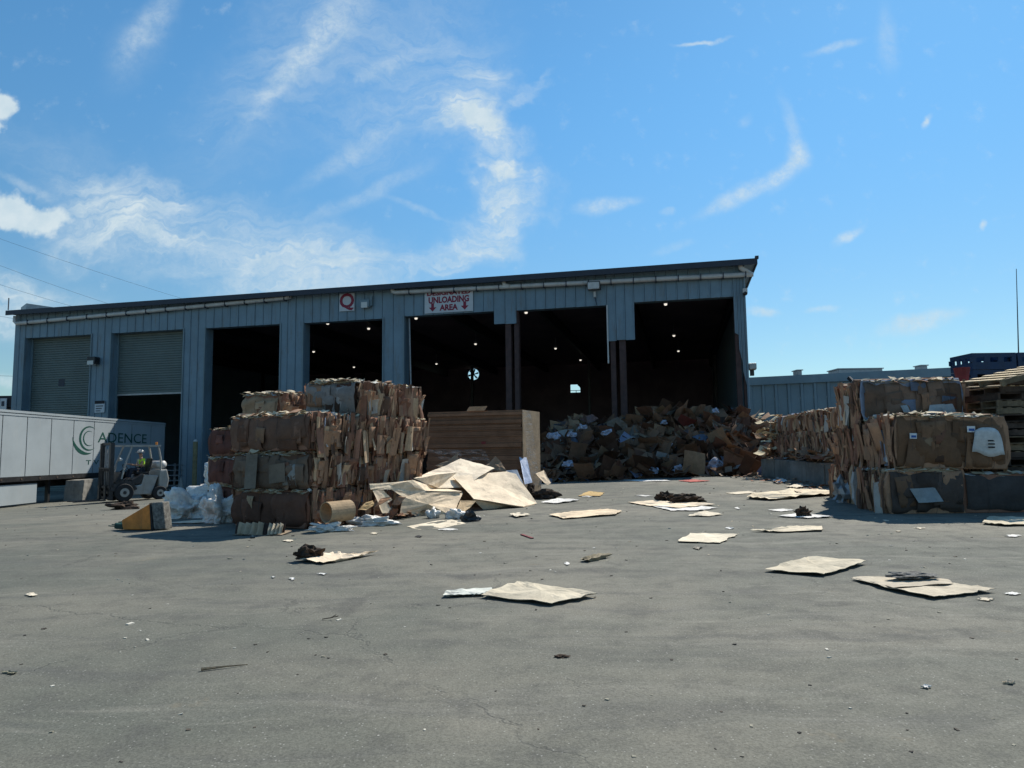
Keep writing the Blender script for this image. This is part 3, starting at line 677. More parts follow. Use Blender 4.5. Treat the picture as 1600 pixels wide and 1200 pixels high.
    for k in range(int(34*fl) if fl > 1 else 0):     # curled pieces heaped loosely along the top, mostly pale to stand for sunlight
        w = r.uniform(.08, .34); h = r.uniform(.06, .2); c = (.62, .52, .37) if r.random() < .7 else mixed(r); a = r.uniform(-.5, .5)
        y0 = -W/2+r.random()**2*W*.9; x0 = r.uniform(-L/2-.03, L/2-w*.8)
        mb.sheet((x0, y0-.05, H+r.uniform(-.01, .035)), (w*math.cos(a), w*math.sin(a), r.uniform(-.04, .04)), (-h*math.sin(a), h*math.cos(a), r.uniform(.0, .05)), 4, 3, bend_fn(r, .03, r.uniform(-.05, .05)), .005, c)
    for sx in sides:      # long pieces hanging over the joint to the next bale down
        for k in range(int(9*fl) if H < 2 else 0):
            w = r.uniform(.05, .22); h = r.uniform(.3, .75); c = brown(r) if r.random() < .9 else (.42, .40, .36); y0 = r.uniform(-W/2, W/2-w); z0 = r.uniform(.05, .3)-h*.45; z0 = max(z0, .0 if loc[2] < .3 else -.35)
            v = Vector((-sx*r.uniform(-.04, .12), r.uniform(-.16, .16), 1)).normalized()*h
            mb.sheet((sx*(L/2+.05+r.uniform(0, .05)*jut), y0, z0), (sx*r.uniform(-.08, .08), w, r.uniform(-.05, .05)), v, 3, 5, bend_fn(r, .045, r.uniform(-.06, .1)), .006, c)
    o = mb.build('cardboard_layers', M_CARD, t); o['kind'] = 'stuff'
    # big outer sheets on the front, each its own part
    nf = faces; xs_ = sorted([-L/2+.02]+[(-L/2+L*(k+r.uniform(-.25, .25))/nf) for k in range(1, nf)]+[L/2-.02])
    for k in range(nf):
        a, b = xs_[k]-r.uniform(0, .10), xs_[k+1]+r.uniform(0, .06); a = max(a, -L/2+.0); b = min(b, L/2+.01)
        c = fcol or brown(r); j = r.uniform(.8, 1.15); c = tuple(x*j for x in c); mb = MB(); lay = .007*(k % 3)+.008
        z0 = .02+r.uniform(0, .03); hh = H-.03-z0+r.uniform(-.03, .03); ph = r.uniform(0, 6); ff = r.uniform(3, 7)
        NX, NZ = 6, 8
        w_ = b-a
        a_, sd_ = a, seed+k*3.3
        fn = lambda p, q: lay+.045*math.sin(math.pi*q)+.014*math.sin(math.pi*max(0, min(1, p)))**.6+.085*noise.noise(Vector(((a_+w_*p)*2.2, q*2.1, sd_)))-.05*abs(noise.noise(Vector(((a_+w_*p)*3.3, q*2.6, sd_+9))))+.028*noise.noise(Vector(((a_+w_*p)*8, q*6, sd_)))-(.05*(abs(2*q-1))**6)
        NX, NZ = 10, 11
        mb.sheet((a, -W/2-.012, z0), (w_, 0, 0), (0, 0, hh), NX, NZ, fn, .006, c)
        mb.build('face_sheet', M_CARD, t, True)
    for k in range(int(faces*(3 if fl > 1.2 else 1.5))):
        w = r.uniform(.16, .5); h = r.uniform(.2, .7)*H; an = r.uniform(-.35, .35); cx = r.uniform(-L/2+.05, L/2-w-.02); cz_ = r.uniform(.02, H-h-.03); c = (fcol if fcol and r.random() < .7 else tuple(q*.6 for q in mixed(r))); j = r.uniform(.65, 1.35); c = tuple(min(.6, x*j) for x in c); mb = MB()
        fn = lambda p, q: .028+.045*math.sin(math.pi*min(1, max(0, (cz_+h*q)/H)))+.03*noise.noise(Vector((p*2, q*2, seed+k)))
        mb.sheet((cx, -W/2-.012, cz_), (w*math.cos(an*.4), 0, w*math.sin(an*.4)), (-h*math.sin(an*.4), 0, h), 5, 6, fn, .006, c); mb.build('face_patch', M_CARD, t, True)
    # loose flaps, parts
    for sx in sides:
        for k in range(int(5*fl)):
            w = r.uniform(.12, .34); h = r.uniform(.22, .6)*H; c = brown(r); ang = r.uniform(-.5, .5); mb = MB()
            u = Vector((sx*math.sin(ang)*.6, math.cos(ang), 0))*w; v = Vector((sx*r.uniform(-.05, .35), r.uniform(-.2, .2), 1)).normalized()*h
            mb.sheet((sx*(L/2+.045), r.uniform(-W/2, W/2-w), r.uniform(.03, H-h)), u, v, 3, 4, bend_fn(r, .03, r.uniform(-.06, .1)), .006, c); mb.build('torn_flap', M_CARD, t, True)
    # wires
    for k in range(4):
        x = -L/2+L*(k+.5)/4+r.uniform(-.03, .03); mb = MB(); rr = .004
        mb.tube([(x, -W/2+.03, -.0), (x, -W/2-.045, .06), (x, -W/2-.085, H*.5), (x, -W/2-.045, H-.05), (x, -W/2+.05, H+.02), (x, W/2, H+.02)], rr, 4); mb.build('baling_wire', M_STEEL, t)
    return t

# left stack grid
CL = gnd(480, 828); CE = gnd(355, 822); U = Vector((CE.x-CL.x, CE.y-CL.y, 0)).normalized(); Wd = Vector((-U.y, U.x, 0))
if Wd.y < 0: Wd = -Wd
RZ = math.atan2(-U.y, -U.x)
HB = .78
def lpos(u, w, z): p = Vector((CL.x, CL.y, 0))+U*u+Wd*w; return Vector((p.x, p.y, terrain(p.x, p.y)*.5+z))
LV = ['bottom', 'second', 'third', 'top']; CN = ['front', 'middle', 'rear']
GL = 'bales in the tall left hand stack'
FC = {(0, 0): (.14, .072, .05), (0, 1): (.16, .115, .085), (0, 2): (.19, .11, .078)}
for ci in range(3):
    for lv in range(3):
        L = 2.15 if ci == 0 else 2.3
        du = {0: (.0, .0, -.03), 1: (.1, .0, -.1), 2: (.05, .1, -.05)}[ci][lv]
        if ci == 0: L = (2.16, 2.12, 2.3)[lv]
        lab = f'brown cardboard bale, {LV[lv]} level of the {CN[ci]} column of the left stack'
        if (ci, lv) == (0, 0): lab = 'plain dark brown bale on the asphalt at the front foot of the left stack'
        if (ci, lv) == (0, 1): lab = 'front bale with a small square patch, second from the ground, left stack'
        if (ci, lv) == (0, 2): lab = 'wide smooth front bale, third from the ground, jutting left in the stack'
        z = lv*HB+(.0 if lv == 0 else .01)
        b = bale(L, 1.28, HB-.01, 100+ci*10+lv, lpos(L/2+du, .66+ci*1.32, z), RZ, lab, GL, faces=(2, 3, 2)[lv] if ci == 0 else 3, fcol=FC.get((ci, lv)), tilt=(random.uniform(-.012, .012), random.uniform(-.015, .015)), fl=1.5, jut=1.7)
        if (ci, lv) == (0, 1):
            mb = MB(); mb.sheet((.12, -.80, .12), (.42, .03, .05), (-.02, 0, .38), 3, 3, lambda a, c: .01*math.sin(3*a), .008, (.19, .155, .12)); mb.build('square_patch', M_CARD, b)
            mb = MB(); mb.sheet((-.62, -.795, .0), (.34, 0, .02), (.05, 0, .72), 3, 3, lambda a, c: .012*math.sin(3*a), .008, (.19, .165, .135)); mb.build('pale_strip', M_CARD, b)
            mb = MB(); mb.sheet((1.0, -.55, .2), (0.03, .18, 0), (0, .02, .42), 2, 3, bend_fn(random, .012), .008, (.62, .70, .78)); mb.build('pale_blue_label', M_CARD, b)
        if (ci, lv) == (0, 0):
            for k, (zz, yy_, s) in enumerate(((.42, -.52, .2), (.5, -.2, .15), (.28, -.1, .17))):
                mb = MB(); mb.sheet((1.02, yy_, zz), (.02, s, 0), (0, .03, s*1.3), 2, 2, bend_fn(random, .012), .008, (.55, .5, .47)); mb.build('paper_label', M_CARD, b)
bale(1.45, 1.25, .80, 201, lpos(.72, 2.0, 3*HB), RZ, 'grey faced bale crowning the left stack, with crumpled white paper', GL, 3, fcol=(.25, .235, .22), tilt=(.01, .03), fl=1.6, jut=1.8)
bale(1.45, 1.25, .76, 202, lpos(.78, 3.28, 3*HB), RZ, 'ragged brown bale at the rear of the top level of the left stack', GL, 3, tilt=(.0, -.02), fl=1.6, jut=1.8)
for lv in range(3):
    bale(2.1, 1.25, HB-.01, 210+lv, lpos(3.45, 2.6, lv*HB), RZ, f'bale {("on the ground", "in the middle", "at the top")[lv]} of the three hidden behind the front left column', 'bales stacked behind the left stack', 2, fl=.6)
for lv in range(3):
    bale(1.0, 1.2, HB-.03, 220+lv, lpos(5.05, 2.7, lv*(HB-.03)), RZ, f'reddish brown bale, {("lowest", "second", "uppermost")[lv]} of the short column at the far left of the stack', 'reddish bales left of the stack', 1, fcol=(.16, .07, .055), fl=.4)
bale(1.2, 1.15, .74, 230, lpos(3.75, 2.7, 3*HB), RZ, 'smooth tan bale set back on top, left of the grey faced bale', GL, 1, fcol=(.34, .235, .15), fl=1.3)
for k, (lx, lz, w, h, c) in enumerate(((.72, .6, .3, .5, (.3, .3, .34)),)): pass

# right hand stack
GR = 'bales in the right hand stack'
def rb(x0, x1, y0, y1, z0, z1, seed, label, **k):
    p = Vector(((x0+x1)/2, (y0+y1)/2, terrain((x0+x1)/2, (y0+y1)/2)*.6+z0)); return bale(x1-x0, y1-y0, z1-z0, seed, p, k.pop('rz', 0), label, k.pop('group', GR), **k)
RY = 15.6
b1 = rb(8.15, 9.7, RY, RY+1.35, 0, .95, 301, 'dark bale with a white torn sheet at the bottom corner of the right stack', faces=3, fcol=(.085, .065, .055), fl=1.5, jut=2.2)
rb(9.75, 13.2, RY+.02, RY+1.35, 0, .86, 302, 'long smooth dark brown bale lying on the ground at the right edge', faces=2, fcol=(.062, .055, .052), fl=.7)
b2 = rb(8.3, 10.62, RY+.02, RY+1.3, .96, 2.1, 303, 'big brown bale with a draped white sack, middle level of the right stack', faces=5, fcol=(.19, .11, .065), fl=1.5, tilt=(0, .012), jut=2.)
b3 = rb(8.45, 10.75, RY+1.5, RY+2.8, 2.06, 3.02, 304, 'top bale of the right stack with ragged sunlit top edge', faces=4, fcol=(.18, .12, .085), fl=1.6, tilt=(0, -.01), jut=2.)
rb(8.5, 10.7, RY+1.42, RY+2.75, 0, .98, 305, 'bale at ground level just behind the dark corner bale, right stack', fl=1.5, jut=2.)
rb(8.42, 10.72, RY+1.42, RY+2.75, .99, 2.05, 306, 'bale at middle height behind the one with the draped sack', fl=1.5, jut=2.)
rb(8.72, 10.2, RY+2.85, RY+4.1, 0, .95, 307, 'short orange brown bale standing next to the concrete blocks', fcol=(.25, .11, .05), fl=1.2, jut=1.5)
rb(8.9, 10.7, RY+2.85, RY+4.1, .96, 1.95, 308, 'bale of mixed paper above the short orange brown bale', fl=1.6, jut=2.)
rb(9.0, 10.8, RY+2.85, RY+4.1, 1.96, 2.75, 309, 'upper bale just behind the top bale of the right stack', fl=1.5, jut=2.)
mb = MB(); mb.sheet((-.42, -.775, .56), (.55, 0, .02), (.16, 0, -.30), 4, 4, lambda a, c: -.02-.03*math.sin(a*5)-.02*c, .005, (.30, .34, .36)); mb.build('white_torn_sheet', M_CARD, b1)
mb = MB()   # draped sack on the middle bale
NX, NZ = 8, 6
for j in range(NZ+1):
    for i in range(NX+1):
        a, c = i/NX, j/NZ; w = .40+.16*c**.7; x = .70+.03*c+(a-.5)*w*1.25; z = .90-.56*c-.07*(abs(2*a-1)**3)*(1-c)+.04*math.sin(a*7+1)*c-.06*a*c
        mb.v.append((x, -.64-.14-.015*math.sin(a*11)-.02*math.sin(c*5), z))
for j in range(NZ):
    for i in range(NX): k = j*(NX+1)+i; mb.f.append((k, k+NX+1, k+NX+2, k+1)); mb.c.append((.60, .61, .60))
sk = mb.build('draped_sack', M_CARD, b2, True); sm = sk.modifiers.new('s', 'SOLIDIFY'); sm.thickness = .006
for k in range(3):
    mb = MB(); mb.box(.70, .84, -.805, -.80, .60-k*.07, .63-k*.07); mb.build('printed_mark', M_INK, sk)
for (x, z, w, h) in ((.38, .86, .17, .13), (-.86, .70, .15, .12)):
    mb = MB(); mb.box(x-w/2, x+w/2, -.765, -.758, z-h/2, z+h/2, (.7, .74, .76)); lb = mb.build('paper_label', M_CARD, b2)
    mb = MB(); mb.box(x-w*.3, x+w*.4, -.770, -.766, z-h*.3, z+h*.1); mb.build('printed_mark', M_BLUEPR, lb)

for x, w, tl in ((.22, .36, .12), (.66, .30, -.08), (-.25, .16, -.1)):
    mb = MB(); mb.sheet((x, -.735, .05), (w, 0, .02), (tl, 0, .30), 3, 4, lambda a, c: .03+.02*math.sin(a*4)+.03*math.sin(3.1*c), .005, (.36, .40, .42)); mb.build('white_torn_flap', M_CARD, b3)
# concrete blocks and the mixed bales on them
BX = 10.25; names = ['nearest', 'second', 'third', 'fourth', 'farthest']
for k in range(5):
    y = 22.3+k*1.52; z = terrain(BX, y); t = empty('concrete_block', (BX+.38, y+.75, z), R(random.uniform(-2, 2)), f'{names[k]} grey concrete block in the row under the mixed bales', 'concrete block', 'row of concrete blocks at the right')
    mb = MB(); mb.box(-.37, .37, -.745, .745, 0, .73); mb.build('block', M_CONC, t, bevel=.025)
    mb = MB(); mb.tube([(-.1, 0, .70), (-.1, 0, .8), (.1, 0, .8), (.1, 0, .70)], .015, 5); mb.build('lifting_loop', M_STEEL, t)
k = 0
for lv, (z0, z1) in enumerate(((.78, 1.75), (1.77, 2.6))):
    for j in range(6):
        y0 = 20.0+j*1.55; hh = (z1-z0)-(.04*j if lv else 0)
        rb(BX+.34+.06*lv+random.uniform(-.08, .1), BX+1.9, y0, y0+1.48, z0+.12, z0+.12+hh, 400+k, f'bale of mixed paper over the blocks, {("lower", "upper")[lv]} row, {("nearest", "second", "third", "fourth", "fifth", "farthest")[j]} from the camera', faces=2, fl=1.5, jut=2.4, group='mixed paper bales over the concrete blocks', rz=random.uniform(-.05, .05)); k += 1
for j in range(6):
    y0 = 20.0+j*1.55
    rb(BX+.85, BX+2.1, y0, y0+1.48, 0, .86, 450+j, f'bale standing behind the concrete blocks, {("nearest", "second", "third", "fourth", "fifth", "farthest")[j]} of its row', faces=1, fl=.2, group='ground row behind the blocks')

# ------------------------------------------------------------------ pallets
def pallet(m1, m2, label, loc, rz, rot=(0, 0), L=1.2, W=1.1, H=.165):
    t = empty('wooden_pallet', loc, rz, label, 'pallet', 'stacked wooden pallets'); t.rotation_euler = (rot[0], rot[1], rz)
    for y in (-W/2+.03, 0, W/2-.03):
        mb = MB(); mb.box(-L/2, L/2, y-.025, y+.025, .02, H-.022); mb.build('stringer', m2, t)
    for k in range(6):
        x = -L/2+.06+k*(L-.12)/5; mb = MB(); mb.box(x-.055, x+.055, -W/2, W/2, H-.02, H); mb.build('deck_board', m1, t)
    for k in range(3):
        x = -L/2+.06+k*(L-.12)/2; mb = MB(); mb.box(x-.05, x+.05, -W/2, W/2, 0, .019); mb.build('base_board', m2, t)
    return t
orb = ['lowest', 'second', 'third', 'fourth', 'fifth', 'sixth', 'seventh', 'eighth', 'ninth', 'tenth', 'eleventh', 'twelfth', 'thirteenth', 'fourteenth', 'fifteenth', 'sixteenth', 'seventeenth', 'topmost']
for st, (x, y, nm) in enumerate(((11.75, 16.95, 'front'), (13.1, 17.0, 'right'))):
    for k in range(18):
        q = random.random(); m1 = M_WOODL if q < .18 else (M_WOOD if q < .6 else M_WOODD)
        pallet(m1, random.choice((M_WOOD, M_WOODD, M_WOODD)), f'weathered wooden pallet, {orb[k]}{"" if k in (0, 17) else " from the ground"} in the {nm} pallet stack', (x+random.uniform(-.06, .06), y+random.uniform(-.05, .05), .04+k*.167), random.uniform(-.05, .05)+math.pi/2*(0 if k % 3 else 1), (0, 0), 1.2, 1.15)
pallet(M_WOODL, M_WOOD, 'pale pallet tipped up on top of the front pallet stack', (11.75, 16.75, 3.05), 0.1, (R(3), R(-13)), 1.7, 1.3, .16)
pallet(M_WOODL, M_WOOD, 'pale pallet tipped up on top of the right pallet stack', (13.25, 16.7, 3.28), 0.06, (R(3), R(-11)), 1.6, 1.3, .16)

# blue crates behind
def crate(loc, w, d, h, label, rz=0, m=M_BLUE):
    t = empty('plastic_crate', loc, rz, label, 'crate', 'blue crates behind the pallets')
    for sx, sy, a, b in ((0, -1, w, .05), (0, 1, w, .05), (-1, 0, .05, d-.1), (1, 0, .05, d-.1)):
        mb = MB(); cx, cy = sx*(w/2-.025), sy*(d/2-.025)
        L_ = a if sy else b
        for z0, z1 in ((0, h*.45), (h*.75, h)): mb.box(cx-a/2, cx+a/2, cy-b/2, cy+b/2, z0, z1)
        for f in (-.48, -.16, .16, .48):
            ex = f*w*.98 if sy else 0; ey = f*d*.9 if sx else 0
            mb.box(cx+ex-(.08 if sy else .024), cx+ex+(.08 if sy else .024), cy+ey-(.024 if sy else .06), cy+ey+(.024 if sy else .06), h*.45, h*.75)
        mb.build('side_panel', m, t)
    mb = MB(); mb.box(-w/2+.06, w/2-.06, -d/2+.06, d/2-.06, .01, .05); mb.build('base', m, t)
    return t
cz = 3.25
for k, (x, lab) in enumerate(((13.35, 'left'), (14.62, 'middle'), (15.88, 'right'))):
    for lv in range(8):
        crate((x, 20.2, .28+lv*.475), 1.22, 1.0, .46, f'dark blue plastic crate, {orb[lv] if lv < 7 else "topmost"}{" from the ground" if 0 < lv < 7 else ""} in the {lab} crate stack behind the pallets')
p = at(1503, 583, 19.0); t = empty('red_drum', (p.x, 19., 3.2), 0, 'faded red tub beside the blue crates', 'tub'); mb = MB(); mb.tube([(0, 0, 0), (0, 0, .35)], [.14, .19], 12); mb.build('body', M_REDP, t)
mb = MB(); mb.tube([(0, 0, .352), (0, 0, .38)], .2, 12); mb.build('rim', M_REDP, t)
mb = MB(); mb.box(-.6, .7, -.6, .6, -2.9, -.01); 
rb(12.3, 13.6 -.2, 18.5, 19.6, 0, 1.5, 330, 'tall bale hidden behind the pallets, carrying the upper bale', faces=1, fl=.1, group='hidden bales behind the pallets')
rb(p.x-.6, p.x+.6, 18.4, 19.6, 1.45, 3.0, 331, 'upper bale behind the pallets with the red tub on it', faces=1, fl=.4, group='hidden bales behind the pallets')

# ------------------------------------------------------------------ trailer
TA = at(-95, 700, 26.0); TB = at(257, 700, 43.0); TD = Vector((TB.x-TA.x, TB.y-TA.y, 0)); TL = TD.length; TD.normalize(); TN = Vector((TD.y, -TD.x, 0))
if TN.x < 0: TN = -TN
TZ = -.50
tr = empty('semi_trailer', (TA.x, TA.y, TZ), 0, 'white box trailer with large dark green lettering parked towards the bays', 'trailer')
def TP(s, z, o=0.): return Vector((TA.x, TA.y, 0))+TD*s+TN*o+Z*z
def tbox(mb, s0, s1, z0, z1, o0, o1): mb.obox(TP((s0+s1)/2, (z0+z1)/2, (o0+o1)/2), TD*(s1-s0)/2, TN*(o1-o0)/2, Z*(z1-z0)/2)
def tpx(px, py): d = ray(px, py); c = Vector((0, 0, CAMH)); t = (TP(0, 0, .0)-c).dot(TN)/d.dot(TN); p = c+d*t; return (p-TP(0, 0)).dot(TD), p.z
zb, zt = tpx(20, 747)[1], tpx(0, 640)[1]
mb = MB(); tbox(mb, 0, TL, zb+.02, zt, -2.5, -.03); child(mb, 'body', M_WHITE, tr)
seams = [0]+[tpx(x, 700)[0] for x in (-60, -20, 2, 41, 79, 114, 146, 177, 205, 235)]+[TL]
for a, b in zip(seams[:-1], seams[1:]):
    mb = MB(); tbox(mb, a+.025, b-.025, zb+.05, zt-.2, -.029, .0); child(mb, 'side_panel', M_WHITE, tr)
    mb = MB(); tbox(mb, b-.022, b+.022, zb+.05, zt-.2, -.029, -.012); child(mb, 'panel_seam', M_STEEL, tr)
mb = MB(); tbox(mb, 0, TL, zt-.2, zt-.12, -.03, .02); tbox(mb, 0, TL, zt-.08, zt+.02, -.06, .03); child(mb, 'top_rail', M_WHITE, tr)
mb = MB(); tbox(mb, 0, TL, zb-.16, zb+.04, -.12, .015); child(mb, 'bottom_rail', M_STEEL, tr)
for k in range(14):
    s = .8+k*1.2
    if s < TL-.5:
        mb = MB(); tbox(mb, s, s+.1, zb-.1, zb-.03, .017, .03); child(mb, 'side_marker', M_WOODD, tr)
se = tpx(60, 770)[0]
mb = MB(); tbox(mb, -.5, se, tpx(20, 789)[1], zb-.28, -.12, -.08); child(mb, 'side_skirt', M_WHITE, tr)
for s in (TL-1.3, TL-2.6):
    for o in (-.35, -2.1):
        w = empty('wheel', TP(s, TZ+.12+.5-.2, o)-Vector(tr.location)); w.parent = tr
        mb = MB(); mb.tube([TN*-.14, TN*.14], .5, 20); mb.build('tyre', M_BLACK, w); mb = MB(); mb.tube([TN*.142, TN*.16], .27, 14); mb.build('rim', M_GALV, w)
mb = MB(); tbox(mb, 0, TL, zb-.5, zb-.17, -1.9, -.7); child(mb, 'chassis', M_STEEL, tr)
mb = MB(); tbox(mb, se+1.2, se+1.35, TZ, zb-.17, -.5, -.35); child(mb, 'landing_leg', M_STEEL, tr)
# livery
def tlet(body, px, py, h, bold=.02, sx=1.):
    s, z = tpx(px, py); o = text('lettering', body, h, M_GREEN, basis(TP(s, z, .006), TD, Z), None, .003, bold, 'LEFT', sx); o.parent = tr; o.matrix_parent_inverse = Matrix.Translation(-Vector(tr.location))
sA, zA = tpx(153, 684); sE, _ = tpx(229, 684)
o = text('lettering', 'ADENCE', 1.0, M_GREEN, Matrix.Identity(4), None, .003, .0, 'LEFT'); w0 = max(v.co.x for v in o.data.vertices); h0 = max(v.co.y for v in o.data.vertices)*2
hh = tpx(155, 675)[1]-tpx(155, 693)[1]
o.data.transform(basis(TP(sA, zA, .006), TD, Z) @ Matrix.Diagonal(((sE-sA)/w0, hh/h0, 1, 1))); o.parent = tr; o.matrix_parent_inverse = Matrix.Translation(-Vector(tr.location))
sc_, zc_ = tpx(139, 685)
def arc(r0, r1, a0, a1, cx=0, cz=0, stretch=1.35):
    mb = MB(); n = 22
    for k in range(n):
        t = k/n; t2 = (k+1)/n; w = lambda q: r1+(r0-r1)*math.sin(math.pi*min(1, max(0, q)))
        A_, B_ = R(a0+(a1-a0)*t), R(a0+(a1-a0)*t2)
        mb.quad([TP(sc_+cx+stretch*rr*math.cos(q), zc_+cz+rr*math.sin(q), .007) for rr, q in ((r1, A_), (w(t), A_), (w(t2), B_), (r1, B_))])
    child(mb, 'logo_arc', M_GREEN, tr)
arc(.48, .60, 50, 315); arc(.30, .37, 60, 310); arc(.62, .80, 175, 300, -.25, .0)
s0, z0 = tpx(134, 723); s1, _ = tpx(157, 723)
o = text('lettering', 'T V IN', 1.0, M_GREEN, Matrix.Identity(4), None, .003, 0, 'LEFT'); w0 = max(v.co.x for v in o.data.vertices)
o.data.transform(basis(TP(s0, z0, .006), TD, Z) @ Matrix.Diagonal(((s1-s0)*1.6/w0, .32, 1, 1))); o.parent = tr; o.matrix_parent_inverse = Matrix.Translation(-Vector(tr.location))
# concrete block under the trailer
p = gnd(104, 784); q = gnd(146, 778); t = empty('concrete_block', ((p.x+q.x)/2, (p.y+q.y)/2+.45, terrain(p.x, p.y)), 0, 'stained grey concrete block sitting under the trailer side', 'concrete block')
ax = Vector((q.x-p.x, q.y-p.y, 0)); L_ = ax.length; ax.normalize(); ay = Vector((-ax.y, ax.x, 0)); mb = MB(); hB = 33*p.y/FPX
bm = bmesh.new(); bmesh.ops.create_cube(bm, size=1); bmesh.ops.subdivide_edges(bm, edges=bm.edges[:], cuts=5, use_grid_fill=True)
for v in bm.verts:
    c = v.co; w = 1 - .12*(c.z+.5); n_ = noise.noise(c*4)*.05
    v.co = ax*(c.x*L_*w)+ay*(c.y*.8)+Z*((c.z+.5)*hB*(1+.06*c.x))+Vector((n_, n_, n_))*.5
me = bpy.data.meshes.new('block'); bm.to_mesh(me); bm.free(); me.materials.append(M_CONC); o = bpy.data.objects.new('block', me); COL.objects.link(o); o.parent = t

# ------------------------------------------------------------------ forklift (facing -x in its own frame)
fp = gnd(212, 783); FKS = 1.10
fk = empty('forklift', (fp.x-.55, fp.y+.5, terrain(fp.x, fp.y)), R(50), 'light grey forklift with tall dark mast facing the trailer', 'forklift'); fk.scale = (FKS,)*3
def fpart(mb, name, m, par=None, **k): return mb.build(name, m, par or fk, **k)
# body: chassis side profile extruded
def prism(mb, prof, y0, y1):
    b = len(mb.v); n = len(prof)
    for y in (y0, y1): mb.v += [(x, y, z) for x, z in prof]
    for q in range(n): mb.f.append((b+q, b+(q+1) % n, b+n+(q+1) % n, b+n+q)); mb.c.append((0, 0, 0))
    mb.f.append(tuple(reversed(range(b, b+n)))); mb.f.append(tuple(range(b+n, b+2*n))); mb.c += [(0, 0, 0)]*2
mb = MB(); prism(mb, [(-.35, .25), (.65, .22), (.78, .6), (.9, .95), (.35, 1.0), (.25, .62), (-.2, .55), (-.55, .62), (-.62, .4)], -.47, .47); fpart(mb, 'side_body', M_LGREY, bevel=.03)
mb = MB(); prism(mb, [(-.1, .64), (.22, .64), (.33, 1.0), (.30, 1.04), (-.1, .8)], -.45, .45); fpart(mb, 'engine_cover', M_STEEL, bevel=.02)
mb = MB(); prism(mb, [(.92, .35), (1.26, .45), (1.32, .8), (1.22, 1.2), (.92, 1.16)], -.52, .52); fpart(mb, 'counterweight', M_LGREY, bevel=.06)
mb = MB(); prism(mb, [(.68, .24), (.90, .3), (.91, .55), (.8, .55)], -.44, .44); fpart(mb, 'rear_frame', M_STEEL)
mb = MB(); prism(mb, [(-.72, .3), (-.6, .3), (-.55, .65), (-.42, 1.1), (-.5, 1.12), (-.68, .75)], -.42, .42); fpart(mb, 'dashboard', M_STEEL, bevel=.02)
for y in (-.52, .52):
    for x, r_ in ((-.42, .34), (.92, .27)):
        w = empty('wheel', (x, y, r_)); w.parent = fk; mb = MB(); pts = [(0, -.11, 0), (0, -.09, 0), (0, .09, 0), (0, .11, 0)]
        mb.tube(pts, [r_*.93, r_, r_, r_*.93], 24); mb.build('tyre', M_BLACK, w); mb = MB(); mb.tube([(0, -.118, 0), (0, .118, 0)], [r_*.5, r_*.5], 14); mb.build('rim', M_LGREY, w)
        mb = MB(); mb.tube([(0, -.13, 0), (0, .13, 0)], r_*.2, 8); mb.build('hub', M_STEEL, w)
for y in (-.54, .54):
    mb = MB()
    for k in range(8):
        a, b = R(10+k*20), R(10+(k+1)*20); mb.bar((-.42+.39*math.cos(a), y, .34+.39*math.sin(a)), (-.42+.39*math.cos(b), y, .34+.39*math.sin(b)), .22, .03, Vector((0, 1, 0)))
    fpart(mb, 'mudguard', M_STEEL)
# overhead guard
for y in (-.43, .43):
    mb = MB(); mb.tube([(-.48, y, .85), (-.36, y, 1.4), (-.12, y*.98, 2.10)], .035, 6); fpart(mb, 'front_post', M_LGREY)
    mb = MB(); mb.tube([(1.0, y, 1.15), (.98, y, 1.6), (.88, y*.98, 2.10)], .035, 6); fpart(mb, 'rear_post', M_LGREY)
mb = MB()
for y in (-.44, .44): mb.box(-.42, .96, y-.035, y+.035, 2.09, 2.16)
mb.box(-.45, -.38, -.405, .405, 2.09, 2.16); mb.box(.9, .96, -.405, .405, 2.09, 2.16)
for k in range(9): x = -.28+k*.135; mb.box(x-.012, x+.012, -.405, .405, 2.10, 2.15)
fpart(mb, 'overhead_guard', M_LGREY)
# mast: outer and inner channels, cross members, chains, cylinders, carriage, forks
mt = empty('mast', (-.86, 0, 0)); mt.parent = fk; mt.scale = (1, 1.14, 1.05)
for y in (-.40, .40):
    mb = MB(); mb.box(-.07, .07, y-.05, y+.05, .08, 2.12); mb.build('outer_channel', M_STEEL, mt)
    mb = MB(); mb.box(-.06, .05, y-.05*math.copysign(1, y)*1-.045, y-.05*math.copysign(1, y)+.0-.002 if y > 0 else y+.05+.045, .15, 2.14) if False else mb.box(-.05, .05, min(y-math.copysign(.055, y), y-math.copysign(.11, y)), max(y-math.copysign(.055, y), y-math.copysign(.11, y)), .12, 2.14); mb.build('inner_channel', M_STEEL, mt)
    mb = MB(); mb.tube([(.09, y*.62, .2), (.09, y*.62, 1.9)], .035, 8); mb.build('lift_cylinder', M_GALV, mt)
    mb = MB(); mb.box(-.015, .015, y*.35-.02, y*.35+.02, .6, 2.0); mb.build('lift_chain', M_GALV, mt)
    f_ = MB(); f_.box(-.16, -.115, y*.6-.06, y*.6+.06, .05, .6); f_.box(-1.2, -.161, y*.6-.06, y*.6+.06, .05, .09); f_.build('fork', M_STEEL, mt)
for z in (.3, 1.1, 2.05): mb = MB(); mb.box(-.04, .08, -.349, .349, z, z+.09); mb.build('cross_member', M_STEEL, mt)
mb = MB(); mb.box(-.11, -.072, -.46, .46, .5, .58); mb.box(-.11, -.072, -.46, .46, .12, .2)
for k in range(7): y = -.42+k*.14; mb.box(-.10, -.08, y-.012, y+.012, .58, 1.2)
mb.box(-.105, -.075, -.45, .45, 1.2, 1.24); mb.build('carriage', M_STEEL, mt)
